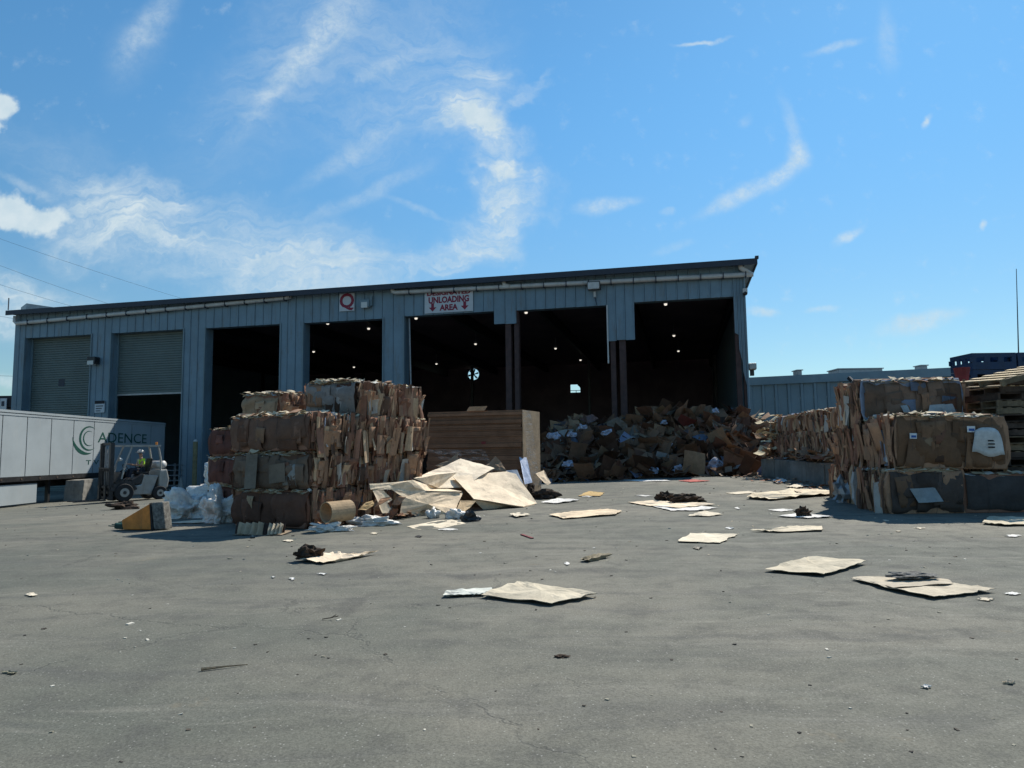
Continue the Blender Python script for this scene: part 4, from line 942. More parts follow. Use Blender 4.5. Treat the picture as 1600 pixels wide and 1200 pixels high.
# seat, wheel, lights
mb = MB(); prism(mb, [(.12, 1.02), (.6, 1.0), (.62, 1.1), (.15, 1.14)], -.25, .25); s_ = fpart(mb, 'seat', M_BLACK, bevel=.03)
mb = MB(); prism(mb, [(.55, 1.12), (.68, 1.12), (.78, 1.62), (.7, 1.64)], -.23, .23); mb.build('seat_back', M_BLACK, s_, bevel=.03)
mb = MB(); mb.tube([Vector((-.18, 0, 1.28))+Vector((math.cos(a)*.12*.7, math.sin(a)*.17, -math.cos(a)*.12)) for a in [k*math.pi/8 for k in range(17)]], .014, 6); mb.tube([(-.45, 0, 1.05), (-.18, 0, 1.28)], .022, 6); fpart(mb, 'steering_wheel', M_BLACK)
for y in (-.36, .36):
    mb = MB(); mb.tube([(-.46, y, 1.6), (-.56, y, 1.6)], [.05, .075], 10); fpart(mb, 'headlight', M_LENS)
mb = MB(); mb.tube([(.85, -.3, 2.16), (.85, -.3, 2.28)], .05, 8); fpart(mb, 'beacon', M_ORANGE)
mb = MB(); mb.tube([(1.08, -.42, 1.38), (1.08, .42, 1.38)], .15, 14); fpart(mb, 'gas_cylinder', M_PIPE, smooth_=True)
# driver
def skinned(name, joints, edges, radii, m, parent, sub=1, root=0):
    me = bpy.data.meshes.new(name); me.from_pydata(joints, edges, []); me.materials.append(m); o = bpy.data.objects.new(name, me); COL.objects.link(o); o.parent = parent
    s = o.modifiers.new('skin', 'SKIN'); s.use_smooth_shade = True
    for i, r_ in enumerate(radii): me.skin_vertices[0].data[i].radius = (r_, r_) if not isinstance(r_, tuple) else r_
    me.skin_vertices[0].data[root].use_root = True
    q = o.modifiers.new('sub', 'SUBSURF'); q.levels = sub; q.render_levels = sub
    return o
dr = empty('person', Vector(fk.location)+Matrix.Rotation(R(50), 3, 'Z') @ Vector((.42*FKS, 0, 1.12*FKS)), R(50), 'forklift driver in a lime hi vis vest and pale helmet, hands on the wheel', 'person')
J = [(0, 0, .10), (.02, 0, .3), (.0, 0, .50), (-.02, 0, .60), (-.04, 0, .68),          # pelvis .. neck, head base
     (0, .18, .50), (-.12, .24, .27), (-.40, .13, .30), (0, -.18, .50), (-.12, -.24, .27), (-.40, -.13, .30),
     (-.05, .11, .07), (-.45, .13, .10), (-.55, .13, -.33), (-.66, .13, -.36), (-.05, -.11, .07), (-.45, -.13, .10), (-.55, -.13, -.33), (-.66, -.13, -.36), (-.05, 0, .80)]
E = [(0, 1), (1, 2), (2, 3), (3, 4), (4, 19), (2, 5), (5, 6), (6, 7), (2, 8), (8, 9), (9, 10), (0, 11), (11, 12), (12, 13), (13, 14), (0, 15), (15, 16), (16, 17), (17, 18)]
Rr = [.14, .13, .13, .06, .07, .065, .048, .035, .065, .048, .035, .085, .065, .045, .04, .085, .065, .045, .04, .095]
body = skinned('body', J, E, Rr, M_SKIN, dr)
skinned('vest', [(0, 0, .12), (.02, 0, .3), (0, 0, .5), (0, .17, .5), (-.05, .215, .38), (0, -.17, .5), (-.05, -.215, .38)], [(0, 1), (1, 2), (2, 3), (3, 4), (2, 5), (5, 6)], [.155, .15, .15, .085, .062, .085, .062], M_HIVIS, dr)
skinned('trousers', [(0, 0, .10), (-.05, .11, .07), (-.45, .13, .10), (-.545, .13, -.28), (-.05, -.11, .07), (-.45, -.13, .10), (-.545, -.13, -.28)], [(0, 1), (1, 2), (2, 3), (0, 4), (4, 5), (5, 6)], [.15, .096, .076, .058, .096, .076, .058], M_DENIM, dr)
for y in (.13, -.13):
    mb = MB(); mb.box(-.76, -.53, y-.045, y+.045, -.42, -.33); mb.build('boot', M_BLACK, dr, bevel=.02)
    h = skinned('hand', [(-.40, y, .30), (-.46, y, .32), (-.51, y+.03, .34), (-.52, y+.01, .34), (-.52, y-.01, .34), (-.51, y-.03, .34), (-.45, y-math.copysign(.045, y), .35), (-.53, y+.03, .30), (-.545, y+.01, .30), (-.545, y-.01, .30), (-.53, y-.03, .30)],
            [(0, 1), (1, 2), (1, 3), (1, 4), (1, 5), (1, 6), (2, 7), (3, 8), (4, 9), (5, 10)], [.026, .03, .011, .011, .011, .01, .012, .009, .009, .009, .008], M_SKIN, dr)
bm = bmesh.new(); bmesh.ops.create_uvsphere(bm, u_segments=16, v_segments=10, radius=.13)
bmesh.ops.delete(bm, geom=[v for v in bm.verts if v.co.z < -.02], context='VERTS'); me = bpy.data.meshes.new('helmet'); bm.to_mesh(me); bm.free(); me.materials.append(M_PIPE)
hm = bpy.data.objects.new('helmet', me); COL.objects.link(hm); hm.parent = dr; hm.location = (-.05, 0, .83); hm.scale = (1.12, .95, .95)
mb = MB(); mb.box(-.24, -.13, -.07, .07, .815, .827); mb.build('helmet_peak', M_PIPE, dr)
mb = MB(); mb.tube([(-.14, 0, .79), (-.165, 0, .765), (-.14, 0, .75)], [.008, .016, .008], 6); mb.build('nose', M_SKIN, dr)
for y in (-.032, .032): mb = MB(); mb.box(-.146, -.138, y-.012, y+.012, .79, .80); mb.build('eye', M_INK, dr)
mb = MB(); mb.box(-.142, -.134, -.022, .022, .723, .731); mb.build('mouth', M_WOODD, dr)
for y in (-.095, .095): mb = MB(); mb.box(-.07, -.03, y-.012, y+.012, .75, .81); mb.build('ear', M_SKIN, dr)
for y in (-.08, .08): mb = MB(); mb.box(-.158, -.15, y-.02, y+.02, .14, .55); mb.build('reflective_stripe', M_PIPE, dr)

# ------------------------------------------------------------------ film, lumps
def blob(name, label, cat, c, s, m, seed, amp=.35, group=None, sub=4, parent=None, flat=True, freq=1.6):
    bm = bmesh.new(); bmesh.ops.create_icosphere(bm, subdivisions=sub, radius=1); off = Vector((seed*3.1, seed*1.7, seed*.9))
    for v in bm.verts:
        d = v.co.copy(); n1 = noise.noise(d*freq+off); n2 = noise.ridged_multi_fractal(d*freq*1.4+off, 1., 2., 4, 1., 2.)*.22; n3 = noise.noise(d*freq*6+off)*.12-abs(noise.noise(d*freq*3.1+off))*.55+.12-abs(noise.noise(d*freq*8+off))*.22
        k = 1+amp*(n1*1.2+n2-.25+n3); p = d*k; p.z = max(p.z, -.55) if flat else p.z
        v.co = Vector((p.x*s[0], p.y*s[1], (p.z+(.55 if flat else 0))*s[2]))
    me = bpy.data.meshes.new(name); bm.to_mesh(me); bm.free(); me.materials.append(m)
    if m is M_CARD:
        a_ = me.attributes.new('col', 'FLOAT_COLOR', 'FACE'); a_.data.foreach_set('color', [.2, .14, .09, 1.]*len(me.polygons))
    me.polygons.foreach_set('use_smooth', [m is M_FILM]*len(me.polygons))
    o = bpy.data.objects.new(name, me); COL.objects.link(o); o.location = c
    if parent: o.parent = parent
    return tag(o, label, cat, group)
def gblob(name, label, cat, px, py, sx, sy, sz, m, seed, amp=.35, dy=0, dz=0, sub=4, freq=1.6, group=None):
    p = gnd(px, py); p.y += dy+sy*.6; p.z = terrain(p.x, p.y)+dz; return blob(name, label, cat, p, (sx, sy, sz), m, seed, amp, group, sub, freq=freq)
FG = 'bundles of white plastic film left of the stack'
gblob('plastic_film', 'large swollen heap of white plastic film at the left foot of the bales', 'plastic film', 330, 802, .85, .6, .80, M_FILM, 1, .75, dy=.6, group=FG, sub=5)
gblob('plastic_film', 'smaller white plastic bundle in front, touching the bottom bale', 'plastic film', 338, 818, .34, .3, .42, M_FILM, 2, .75, group=FG, sub=5)
gblob('plastic_film', 'sloping trail of white plastic sheeting reaching left along the ground', 'plastic film', 293, 810, .55, .4, .38, M_FILM, 3, .75, group=FG, sub=5)
gblob('plastic_film', 'small white plastic knot on top of the film heap', 'plastic film', 356, 797, .26, .25, .3, M_FILM, 4, .7, dy=.9, dz=.85, group=FG)
gblob('plastic_film', 'crumpled clear plastic on the asphalt, right of the fallen tube', 'plastic film', 580, 822, .45, .16, .13, M_FILM, 5, .7, freq=2.4)
gblob('plastic_film', 'crumpled white plastic in front of the fallen tube', 'plastic film', 516, 831, .36, .12, .09, M_FILM, 6, .9, freq=2.8)
gblob('plastic_film', 'grey white plastic scrap peeping out under the cardboard pile front', 'plastic film', 714, 811, .22, .14, .14, M_FILM, 7, .7)
gblob('plastic_film', 'tiny twist of plastic below the middle sheet of the pile', 'plastic film', 676, 810, .13, .1, .14, M_FILM, 8, .7, sub=3)
gblob('plastic_film', 'dull plastic lump beside the curled sheet at the pile front', 'plastic film', 734, 815, .16, .12, .13, M_STEEL, 9, .7, sub=3)

# fallen tube
p = at(526, 797, 14.35); t = empty('cardboard_tube', (p.x, p.y, p.z-.23), 0, 'short wide cardboard tube lying open end forward by the bales', 'tube')
a = Vector((-.16, -.20, .20)); b = Vector((.20, .24, .21)); n = 24
for nm, r0, r1, cc in (('tube_wall', .205, .188, (.42, .30, .185)),):
    mb = MB(); d = (b-a).normalized(); x = d.cross(Z).normalized(); y = x.cross(d)
    for (c_, rr) in ((a, r0), (b, r0), (b, r1), (a, r1)):
        mb.v += [tuple(c_+x*rr*math.cos(2*math.pi*k/n)+y*rr*math.sin(2*math.pi*k/n)) for k in range(n)]
    for s in range(4):
        for k in range(n): mb.f.append((s*n+k, s*n+(k+1) % n, ((s+1) % 4)*n+(k+1) % n, ((s+1) % 4)*n+k)); mb.c.append(cc)
    mb.build(nm, M_CARD, t)
gblob('refuse_bag', 'dark crumpled bag behind the fallen tube', 'bag', 556, 818, .22, .14, .22, M_DEBRIS, 21, .6, dy=.0, sub=3)

# standing corrugated scrap at foot of stack
p = gnd(402, 837); t = empty('cardboard_scrap', p, R(-10), 'upright folded cardboard scrap at the foot of the front bale', 'cardboard'); r = random.Random(5)
def zig(a, c): q = a*7.3; return .055*(abs((q % 2)-1)*2-1)*(.6+.4*c)+.02*math.sin(a*5+c*3)
for nm, y0, hgt, c_, x0, wd in (('folded_panel', 0, .22, (.46, .37, .26), -.40, .46), ('dark_liner', .10, .2, (.08, .055, .045), -.50, .95), ('short_panel', .02, .20, (.58, .50, .38), .20, .24), ('flat_base', -.02, .03, (.3, .23, .16), -.5, .98)):
    mb = MB(); mb.sheet((x0, y0, .01), (wd, .04, .0), (.0, .10 if nm != 'flat_base' else .4, hgt), 26, 4, zig if nm != 'flat_base' else (lambda a, c: .02*math.sin(9*a)), .006, c_); mb.build(nm, M_CARD, t)

# overturned tote with grey block
a0, a1 = gnd(192, 829), gnd(236, 829); t = empty('overturned_tote', (a0.x, a0.y, 0), 0, 'orange tapered tote lying on its side with a speckled grey end block', 'tote')
xd = Vector((a1.x-a0.x, a1.y-a0.y, 0)); L_ = xd.length; xd.normalize(); sc = a0.y/FPX; yd = Vector((.08, .99, 0))
mb = MB(); h0, h1 = 14*sc, 39*sc
pr = [(0, 0), (L_, 0), (L_-.06, h1), (-.04, h0)]
for dpt in (0, .3): mb.v += [tuple(xd*x+yd*dpt+Z*z) for x, z in pr]
mb.f = [(0, 1, 2, 3), (7, 6, 5, 4), (0, 4, 5, 1), (1, 5, 6, 2), (2, 6, 7, 3), (3, 7, 4, 0)]; mb.c = [(0, 0, 0)]*6
mb.build('tote_body', M_ORANGE, t, bevel=.012)
mb = MB(); pr = [(L_+.005, 0), (L_+.055, 0), (L_-.03, h1+.02), (L_-.08+.03, h1+.02)]
for dpt in (-.015, .31): mb.v += [tuple(xd*x+yd*dpt+Z*z) for x, z in pr]
mb.f = [(0, 1, 2, 3), (7, 6, 5, 4), (0, 4, 5, 1), (1, 5, 6, 2), (2, 6, 7, 3), (3, 7, 4, 0)]; mb.c = [(0, 0, 0)]*6; mb.build('black_rim', M_BLACK, t)
mb = MB(); e = Vector((.22, .06, 0))
A_ = [Vector(v) for v in (xd*(L_+.06), xd*(L_+.06)+e, xd*(L_-.01)+e*.92+Z*(h1+.035), xd*(L_-.025)+Z*(h1+.02))]
mb.v = [tuple(v) for v in A_]+[tuple(v+yd*.26) for v in A_]; mb.f = [(0, 1, 2, 3), (7, 6, 5, 4), (0, 4, 5, 1), (1, 5, 6, 2), (2, 6, 7, 3), (3, 7, 4, 0)]; mb.c = [(0, 0, 0)]*6
mb.build('grey_end_block', M_FELT, t, bevel=.02)
mb = MB(); mb.box(.22, .42, -.006, -.002, .03, .12); o = mb.build('paper_label', M_SIGN, t); 
mb = MB(); 
for k in range(4): mb.bar(Vector((-.05, .04+k*.05, .05+.03*k)), Vector((-.30+.04*k, .0+k*.05, .08+.02*k)), .03, .02)
mb.build('green_handle_bars', M_TEAL, t)
mb = MB(); mb.obox((-.10, .14, .06), Vector((.1, 0, -.01)), Vector((0, .12, 0)), Vector((0, 0, .055))); mb.build('green_base', M_TEAL, t, bevel=.02)

# litter under the forks
gblob('refuse_bag', 'dark bag of refuse under the forklift mast', 'bag', 183, 797, .42, .25, .16, M_DEBRIS, 31, .9, dy=.3, sub=3)
gblob('plastic_film', 'pale plastic sheet lying over the forks', 'plastic film', 166, 785, .30, .2, .18, M_FILM, 32, .5, dy=.6, dz=.1, sub=3)
gblob('refuse_bag', 'small brown and white scrap in front of the forklift wheel', 'bag', 190, 795, .25, .2, .16, M_DEBRIS, 33, .6, sub=3)

# ------------------------------------------------------------------ sheets of cardboard
def polysheet(name, label, cat, pts, th=.008, col=(.56, .46, .31), amp=.012, seed=0, group=None, rag=.012, center=None, sub=3):
    r = random.Random(seed); P = [Vector(p) for p in pts]; n = Vector((0, 0, 0)); c = sum(P, Vector())/len(P)
    for i in range(len(P)): n += (P[i]-c).cross(P[(i+1) % len(P)]-c)
    n.normalize()
    if n.z < 0: n = -n; P.reverse()
    E_ = []
    for i in range(len(P)):
        a, b = P[i], P[(i+1) % len(P)]
        for k in range(sub+1):
            q = a.lerp(b, k/(sub+1))
            if k: q = q+Vector((r.uniform(-1, 1), r.uniform(-1, 1), 0))*rag*min(1, (b-a).length)+n*r.uniform(-.3, .6)*amp
            E_.append(q)
    cen = center or c; rings = [1., .78, .5]; mb = MB(); m_ = len(E_); off = Vector((seed, seed*.7, 3))
    for side in (0, 1):
        for f in rings:
            for q in E_:
                p = cen.lerp(q, f); h = noise.noise(p*1.6+off)*amp*2+noise.noise(p*5+off)*amp*.8-abs(noise.noise(p*2.3+off*2))*amp*2.2
                mb.v.append(tuple(p+n*((h if f < 1 else 0)+amp*.5-side*th)-(Vector((0, 0, 0)))))
        mb.v.append(tuple(cen+n*(noise.noise(cen*1.6+off)*amp*2+amp*.5-side*th)))
    S = 3*m_+1
    for side in (0, 1):
        b = side*S
        for k in range(2):
            for q in range(m_):
                f = (b+k*m_+q, b+k*m_+(q+1) % m_, b+(k+1)*m_+(q+1) % m_, b+(k+1)*m_+q); mb.f.append(f if not side else tuple(reversed(f))); mb.c.append(col)
        for q in range(m_):
            f = (b+2*m_+q, b+2*m_+(q+1) % m_, b+3*m_); mb.f.append(f if not side else tuple(reversed(f))); mb.c.append(col)
    for q in range(m_): mb.f.append((q, S+q, S+(q+1) % m_, (q+1) % m_)); mb.c.append(tuple(x*.6 for x in col))
    o = mb.build(name, M_CARD, None); tag(o, label, cat, group)
    # origin at centre
    o.data.transform(Matrix.Translation(-c)); o.location = c
    return o
TAN = (.78, .64, .47); TAN2 = (.72, .57, .40); PAL = (.70, .61, .47); WHT = (.76, .73, .68)
PG = 'large cardboard sheets of the pile'
def hy(lst): return [at(px, py, min(Y, 15.45+(px-577)*.0235) if px < 668 else Y) for (px, py, Y) in lst]
CS = 'cardboard_sheet'
polysheet(CS, 'large creased tan sheet on the right side of the pile, reaching the asphalt', 'cardboard', hy([(707, 745, 19.2), (792, 737, 20.6), (806, 741, 20.4), (839, 787, 20.0), (818, 792, 18.9), (740, 780, 18.2)]), col=TAN, amp=.02, seed=1, group=PG)
polysheet(CS, 'triangular lower flap under the large creased sheet', 'cardboard', hy([(738, 780, 18.25), (818, 792.5, 18.85), (839, 788, 19.9), (759, 799.5, 18.6)]), col=TAN2, amp=.01, seed=2, group=PG)
polysheet(CS, 'pale peaked sheet at the very top of the pile', 'cardboard', hy([(646, 748, 19.2), (670, 738, 19.8), (697, 728, 20.3), (719, 717, 20.8), (745, 724, 20.7), (773, 732, 20.5), (758, 740, 19.8), (723, 762, 19.0), (684, 763, 18.6)]), col=(.80, .68, .52), amp=.02, seed=3, group=PG)
polysheet(CS, 'middle left sheet partly under the peaked one', 'cardboard', hy([(609, 763, 18.9), (644, 750, 19.4), (684, 762, 18.9), (722, 768, 18.5), (680, 784, 18.0), (629, 777, 18.1)]), col=TAN, amp=.02, seed=4, group=PG)
polysheet(CS, 'front centre sheet sloping down to the asphalt', 'cardboard', hy([(629, 777, 18.2), (655, 770, 18.5), (723, 770, 18.6), (708, 804, 17.6), (663, 806, 17.5), (624, 803, 17.7)]), col=TAN2, amp=.03, seed=5, group=PG)
polysheet(CS, 'long thin sheet edge at the upper left of the pile', 'cardboard', hy([(577, 756, 19.4), (622, 753, 19.6), (646, 750, 19.6), (612, 765, 18.9), (579, 765, 19.0)]), col=TAN, amp=.01, seed=6, group=PG)
polysheet(CS, 'upright ragged panel at the left end of the pile', 'cardboard', hy([(582, 766, 18.7), (599, 766, 18.6), (613, 781, 18.2), (605, 786, 18.1), (615, 801, 17.7), (597, 802, 17.7)]), col=TAN, amp=.01, seed=7, group=PG)
polysheet(CS, 'small orange tan sheet wedged under the right sheet', 'cardboard', hy([(719, 782, 18.1), (744, 783, 18.1), (735, 793, 17.9), (722, 802, 17.5), (710, 804, 17.5)]), col=(.55, .40, .24), amp=.01, seed=8, group=PG)
polysheet(CS, 'flat dull sheet lying on the asphalt before the pile', 'cardboard', [gnd(*q) for q in ((635, 823), (672, 816), (702, 811), (728, 818), (691, 825.5), (656, 828))], col=PAL, amp=.012, seed=9, group=PG)
polysheet(CS, 'curled orange tan flap between tube and pile', 'cardboard', hy([(560, 796, 17.6), (571, 785, 17.9), (582, 782, 18.0), (584, 789, 17.8), (572, 797, 17.3)]), col=(.55, .38, .2), amp=.02, seed=10)
polysheet(CS, 'brown folded corner standing behind the top of the pile', 'cardboard', hy([(752, 733, 21.0), (763, 725, 21.1), (774, 713, 21.2), (783, 722, 21.1), (792, 737, 20.8)]), col=(.32, .22, .14), amp=.02, seed=11)
polysheet(CS, 'small tilted tan panel to the right of the wrapped carton', 'cardboard', hy([(837, 740, 22.4), (850, 735, 22.6), (861, 755, 21.6), (855, 759, 21.5)]), col=TAN2, amp=.01, seed=12)
polysheet(CS, 'white gridded panel leaning on the corner of the wrapped carton', 'panel', hy([(811, 714, 22.4), (823, 715, 22.5), (832, 754, 21.6), (820, 757, 21.5)]), col=(.55, .60, .72), amp=.008, seed=13)
polysheet(CS, 'narrow grey blue strip behind the right end of the pile', 'cardboard', hy([(790, 735, 21.3), (808, 734, 21.4), (818, 757, 21.0), (808, 762, 20.8)]), col=(.38, .42, .47), amp=.008, seed=14)
polysheet(CS, 'thin curled strip behind the left shoulder of the pile', 'cardboard', hy([(680, 728, 20.9), (700, 720, 21), (716, 708, 21.1), (715, 722, 20.9), (690, 730, 20.8)]), col=(.32, .25, .17), amp=.02, seed=15)
for k, (a, b, c, d) in enumerate(((590, 757, 606, 800), (606, 768, 640, 795), (646, 790, 700, 812), (584, 790, 640, 812))):
    r = random.Random(70+k)
    for q in range(1):
        x, y = (a+c)/2, b*.35+d*.65; Yq = min(18.2, 15.3+(x-577)*.0235); p = at(x, y, Yq); w = r.uniform(.2, .45)
        ang = r.uniform(0, 3)
        polysheet(CS, ('dark crushed piece deep in the left hollow of the pile', 'brown crushed piece in the central hollow of the pile', 'torn brown piece along the front foot of the pile', 'ragged brown piece at the left foot of the pile')[k], 'cardboard',
                  [p+Vector((math.cos(ang+s)*w*.6, math.sin(ang+s)*w*.4, math.sin(ang+s*1.3)*.12)) for s in (0, 1.4, 3.1, 4.6)], col=brown(r), amp=.03, seed=80+k*5+q, group=f'crushed pieces {("left hollow", "central hollow", "front foot", "left foot")[k]}')
# core of the pile
blob('pile_core', 'dark crushed cardboard filling the inside of the sheet pile', 'cardboard pile', Vector((-1.5, 20.2, .0)), (1.5, .6, .42), M_CARD, 41, .25, sub=4)['kind'] = 'stuff'

# wrapped carton
A = at(667, 700, 23.2); B = at(816, 700, 22.4); zc = at(740, 642, 22.8).z; t = empty('wrapped_carton', (A.x, A.y, .1), 0, 'big brown carton of flat cardboard layers in loose stretch wrap', 'carton')
xd = Vector((B.x-A.x, B.y-A.y, 0)); L_ = xd.length; xd.normalize(); yd = Vector((-xd.y, xd.x, 0)); yd = (yd+Vector((.16, 0, 0))).normalized(); z = .1; r = random.Random(11); k = 0
while z < zc-.03:
    h = min(r.uniform(.035, .15), zc-z); j = r.uniform(-.03, .03); j2 = r.uniform(-.03, .05); mb = MB(); c = (.18, .11, .07); s = r.uniform(.85, 1.12); c = tuple(x*s for x in c)
    mb.obox(Vector((A.x, A.y, 0))+xd*(L_/2+j)+yd*(.75+j2)+Z*(z+h/2), xd*(L_/2-.01), yd*.75, Z*(h/2-r.uniform(.001, .006)), c); child(mb, 'cardboard_layer', M_CARD, t); z += h; k += 1
mb = MB(); o_ = Vector((B.x, B.y, 0)); mb.obox(o_+xd*.015+yd*.75+Z*(zc/2+.05), xd*.008, yd*.74, Z*(zc/2-.06), (.30, .225, .15)); child(mb, 'lit_tone_end', M_CARD, t)  # right end coloured lighter than the layers to stand for its lit side
for (pts, w) in (([(.4, 1.55), (1.2, 1.5), (2.0, 1.52), (2.2, 1.1), (2.3, .7)], .16), ([(.5, 1.35), (1.3, 1.28), (2.05, 1.3)], .1), ([(.05, 1.6), (.5, 1.5), (1.3, 1.42)], .1)):
    mb = MB(); q = [Vector((A.x, A.y, 0))+xd*(a-.1)-yd*.03+Z*b for a, b in pts]
    for a, b in zip(q[:-1], q[1:]):
        e = (b-a).normalized().cross(yd)*w/2; mb.quad([a-e, b-e, b+e, a+e])
    child(mb, 'stretch_wrap', M_WRAP, t)
mb = MB(); o_ = Vector((B.x, B.y, 0))-yd*.05+xd*.03; q = [(.0, zc), (.04, zc-.4), (.10, zc-.9), (.14, zc-1.4), (.22, zc-1.9), (.35, .45)]
for (a, b), (c, d) in zip(q[:-1], q[1:]): mb.quad([o_+xd*a+Z*b, o_+xd*c+Z*d, o_+xd*(c+.16)+yd*.3+Z*d, o_+xd*(a+.16)+yd*.3+Z*b])
child(mb, 'hanging_wrap', M_WRAP, t)
mb = MB(); c = Vector((A.x, A.y, 0))+xd*1.92-yd*.025+Z*(at(737, 692, 22.5).z); mb.obox(c, xd*.07, yd*.004, Z*.04); child(mb, 'pink_sticker', M_REDP, t)
mb = MB(); mb.sheet(Vector((A.x, A.y, zc))+xd*1.35, xd*.6, Z*.14+xd*.1, 2, 2, lambda a, b: .01*a, .006, (.40, .27, .17)); child(mb, 'raised_flap', M_CARD, t)

t = empty('small_box', gnd(838, 772), R(10), 'small lilac carton standing at the right end of the pile', 'box'); 
mb = MB(); mb.box(-.17, .17, 0, .3, 0, .36, (.42, .36, .42)); mb.build('carton', M_CARD, t)
mb = MB(); mb.sheet((-.17, .0, .36), (.34, 0, 0), (0, -.1, .1), 2, 2, lambda a, b: .01*a, .005, (.5, .45, .5)); mb.build('flap', M_CARD, t)
gblob('refuse_lump', 'flat brown lump of wet cardboard right of the pile', 'refuse', 853, 780, .42, .22, .17, M_DEBRIS, 51, .5, sub=3)
gblob('refuse_lump', 'dark grey lump squeezed between pile and lilac carton', 'refuse', 825, 776, .2, .2, .3, M_DEBRIS, 52, .5, sub=3)

# ------------------------------------------------------------------ heap in the open bays
rh = random.Random(21)
def heap(x, y):
    u = (x-1.2)/10.6
    if u < -.1 or u > 1.15: return 0
    prof = max(0, min(1, (u+.08)/.22))*max(0, min(1, (1.15-u)/.18))
    ridge = 1.75+.7*u+.22*math.sin(u*13)
    front = smooth(30.6, 36.0, y+.25*math.sin(x*2.1)); back = 1-smooth(38, 43.5, y)
    return max(0, prof*ridge*front*back*1.12+.25*noise.noise(Vector((x*1.3, y*1.3, 2))))
mb = MB(); nx, ny = 60, 56
for j in range(ny+1):
    for i in range(nx+1):
        x = .2+13.*i/nx; y = 30.3+13.4*j/ny; mb.v.append((x, y, terrain(x, y)+heap(x, y)-.06))
for j in range(ny):
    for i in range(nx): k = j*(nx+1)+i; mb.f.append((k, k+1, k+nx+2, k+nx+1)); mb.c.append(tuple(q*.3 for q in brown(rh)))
for k in range(5200):
    x = rh.uniform(.6, 12.9); y = rh.uniform(30.5, 39.5); h = heap(x, y)
    if h < .05 and rh.random() < .86: continue
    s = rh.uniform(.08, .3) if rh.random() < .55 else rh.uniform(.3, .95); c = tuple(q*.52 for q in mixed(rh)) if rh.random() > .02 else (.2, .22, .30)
    a = rh.uniform(0, 6.28); tl = rh.uniform(-.9, .9)
    u = Vector((math.cos(a), math.sin(a)*.8, math.sin(tl)*.7))*s; v = Vector((-math.sin(a)*.7, math.cos(a)*.5, rh.uniform(.0, 1)))*s*rh.uniform(.5, 1.1)
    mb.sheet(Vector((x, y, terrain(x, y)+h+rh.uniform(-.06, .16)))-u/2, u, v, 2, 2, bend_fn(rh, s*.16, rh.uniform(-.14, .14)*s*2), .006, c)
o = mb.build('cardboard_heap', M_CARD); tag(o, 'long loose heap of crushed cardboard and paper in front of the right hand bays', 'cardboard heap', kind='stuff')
HG = 'large pieces standing out of the heap'
def hs(lst): return [at(*q) for q in lst]
for k, (lst, lab, c) in enumerate((
    ([(1032, 660, 35), (1080, 652, 35.6), (1112, 636, 36), (1115, 658, 35.4), (1098, 690, 34.6), (1050, 706, 34.2), (1030, 690, 34.6)], 'largest dark flattened box high in the heap, with a raised corner', (.27, .24, .18)),
    ([(1058, 712, 33.5), (1095, 702, 33.8), (1118, 712, 33.4), (1128, 742, 32), (1085, 744, 31.9), (1060, 735, 32.3)], 'broad brown sheet low in the heap, below the largest box', (.30, .22, .15)),
    ([(1115, 668, 35), (1132, 664, 35), (1145, 705, 34), (1112, 710, 33.9), (1104, 690, 34.4)], 'steep dark triangular sheet right of the largest box', (.2, .17, .13)),
    ([(948, 660, 35), (965, 652, 35.2), (980, 664, 35), (975, 688, 34.4), (950, 690, 34.4)], 'peaked grey brown sheet at the foot of the steel columns', (.30, .23, .17)),
    ([(978, 690, 34.2), (990, 664, 34.8), (1008, 690, 34.2), (992, 700, 33.9)], 'small triangular upright sheet left of the heap centre', (.30, .27, .23)),
    ([(1150, 735, 31.6), (1165, 712, 32.4), (1185, 703, 32.6), (1192, 712, 32.2), (1170, 738, 31.4)], 'long grey crumpled sheet near the right end of the heap', (.25, .24, .22)),
    ([(1000, 645, 36), (1018, 650, 36), (1030, 676, 35.2), (1010, 680, 35), (1002, 664, 35.4)], 'reddish brown sheet high in the middle of the heap', (.32, .19, .13)),
    ([(1140, 690, 33.8), (1152, 652, 34.8), (1172, 660, 34.6), (1160, 695, 33.6)], 'tall folded sheet beside the last steel column', (.27, .21, .16)),
    ([(955, 725, 32.4), (975, 708, 33), (992, 722, 32.6), (985, 742, 31.6), (960, 742, 31.6)], 'curved brown sheet at the front left of the heap', (.33, .23, .16)),
    ([(1000, 720, 32.6), (1045, 700, 33.2), (1062, 722, 32.6), (1040, 742, 31.6), (1005, 742, 31.7)], 'rust coloured sheet at the front centre of the heap', (.30, .17, .11)),
    ([(905, 655, 35.4), (925, 648, 35.6), (935, 655, 35.4), (918, 664, 35)], 'thin curled sheet on the left crest of the heap', (.34, .22, .2)),
    ([(921, 696, 33.8), (936, 694, 33.8), (937, 702, 33.4), (922, 704, 33.4)], 'little tan box flap in the left half of the heap', (.42, .32, .2)))):
    polysheet(CS, lab, 'cardboard', hs(lst), col=tuple(q*.55 for q in c), amp=.07, seed=200+k, group=HG, rag=.05)
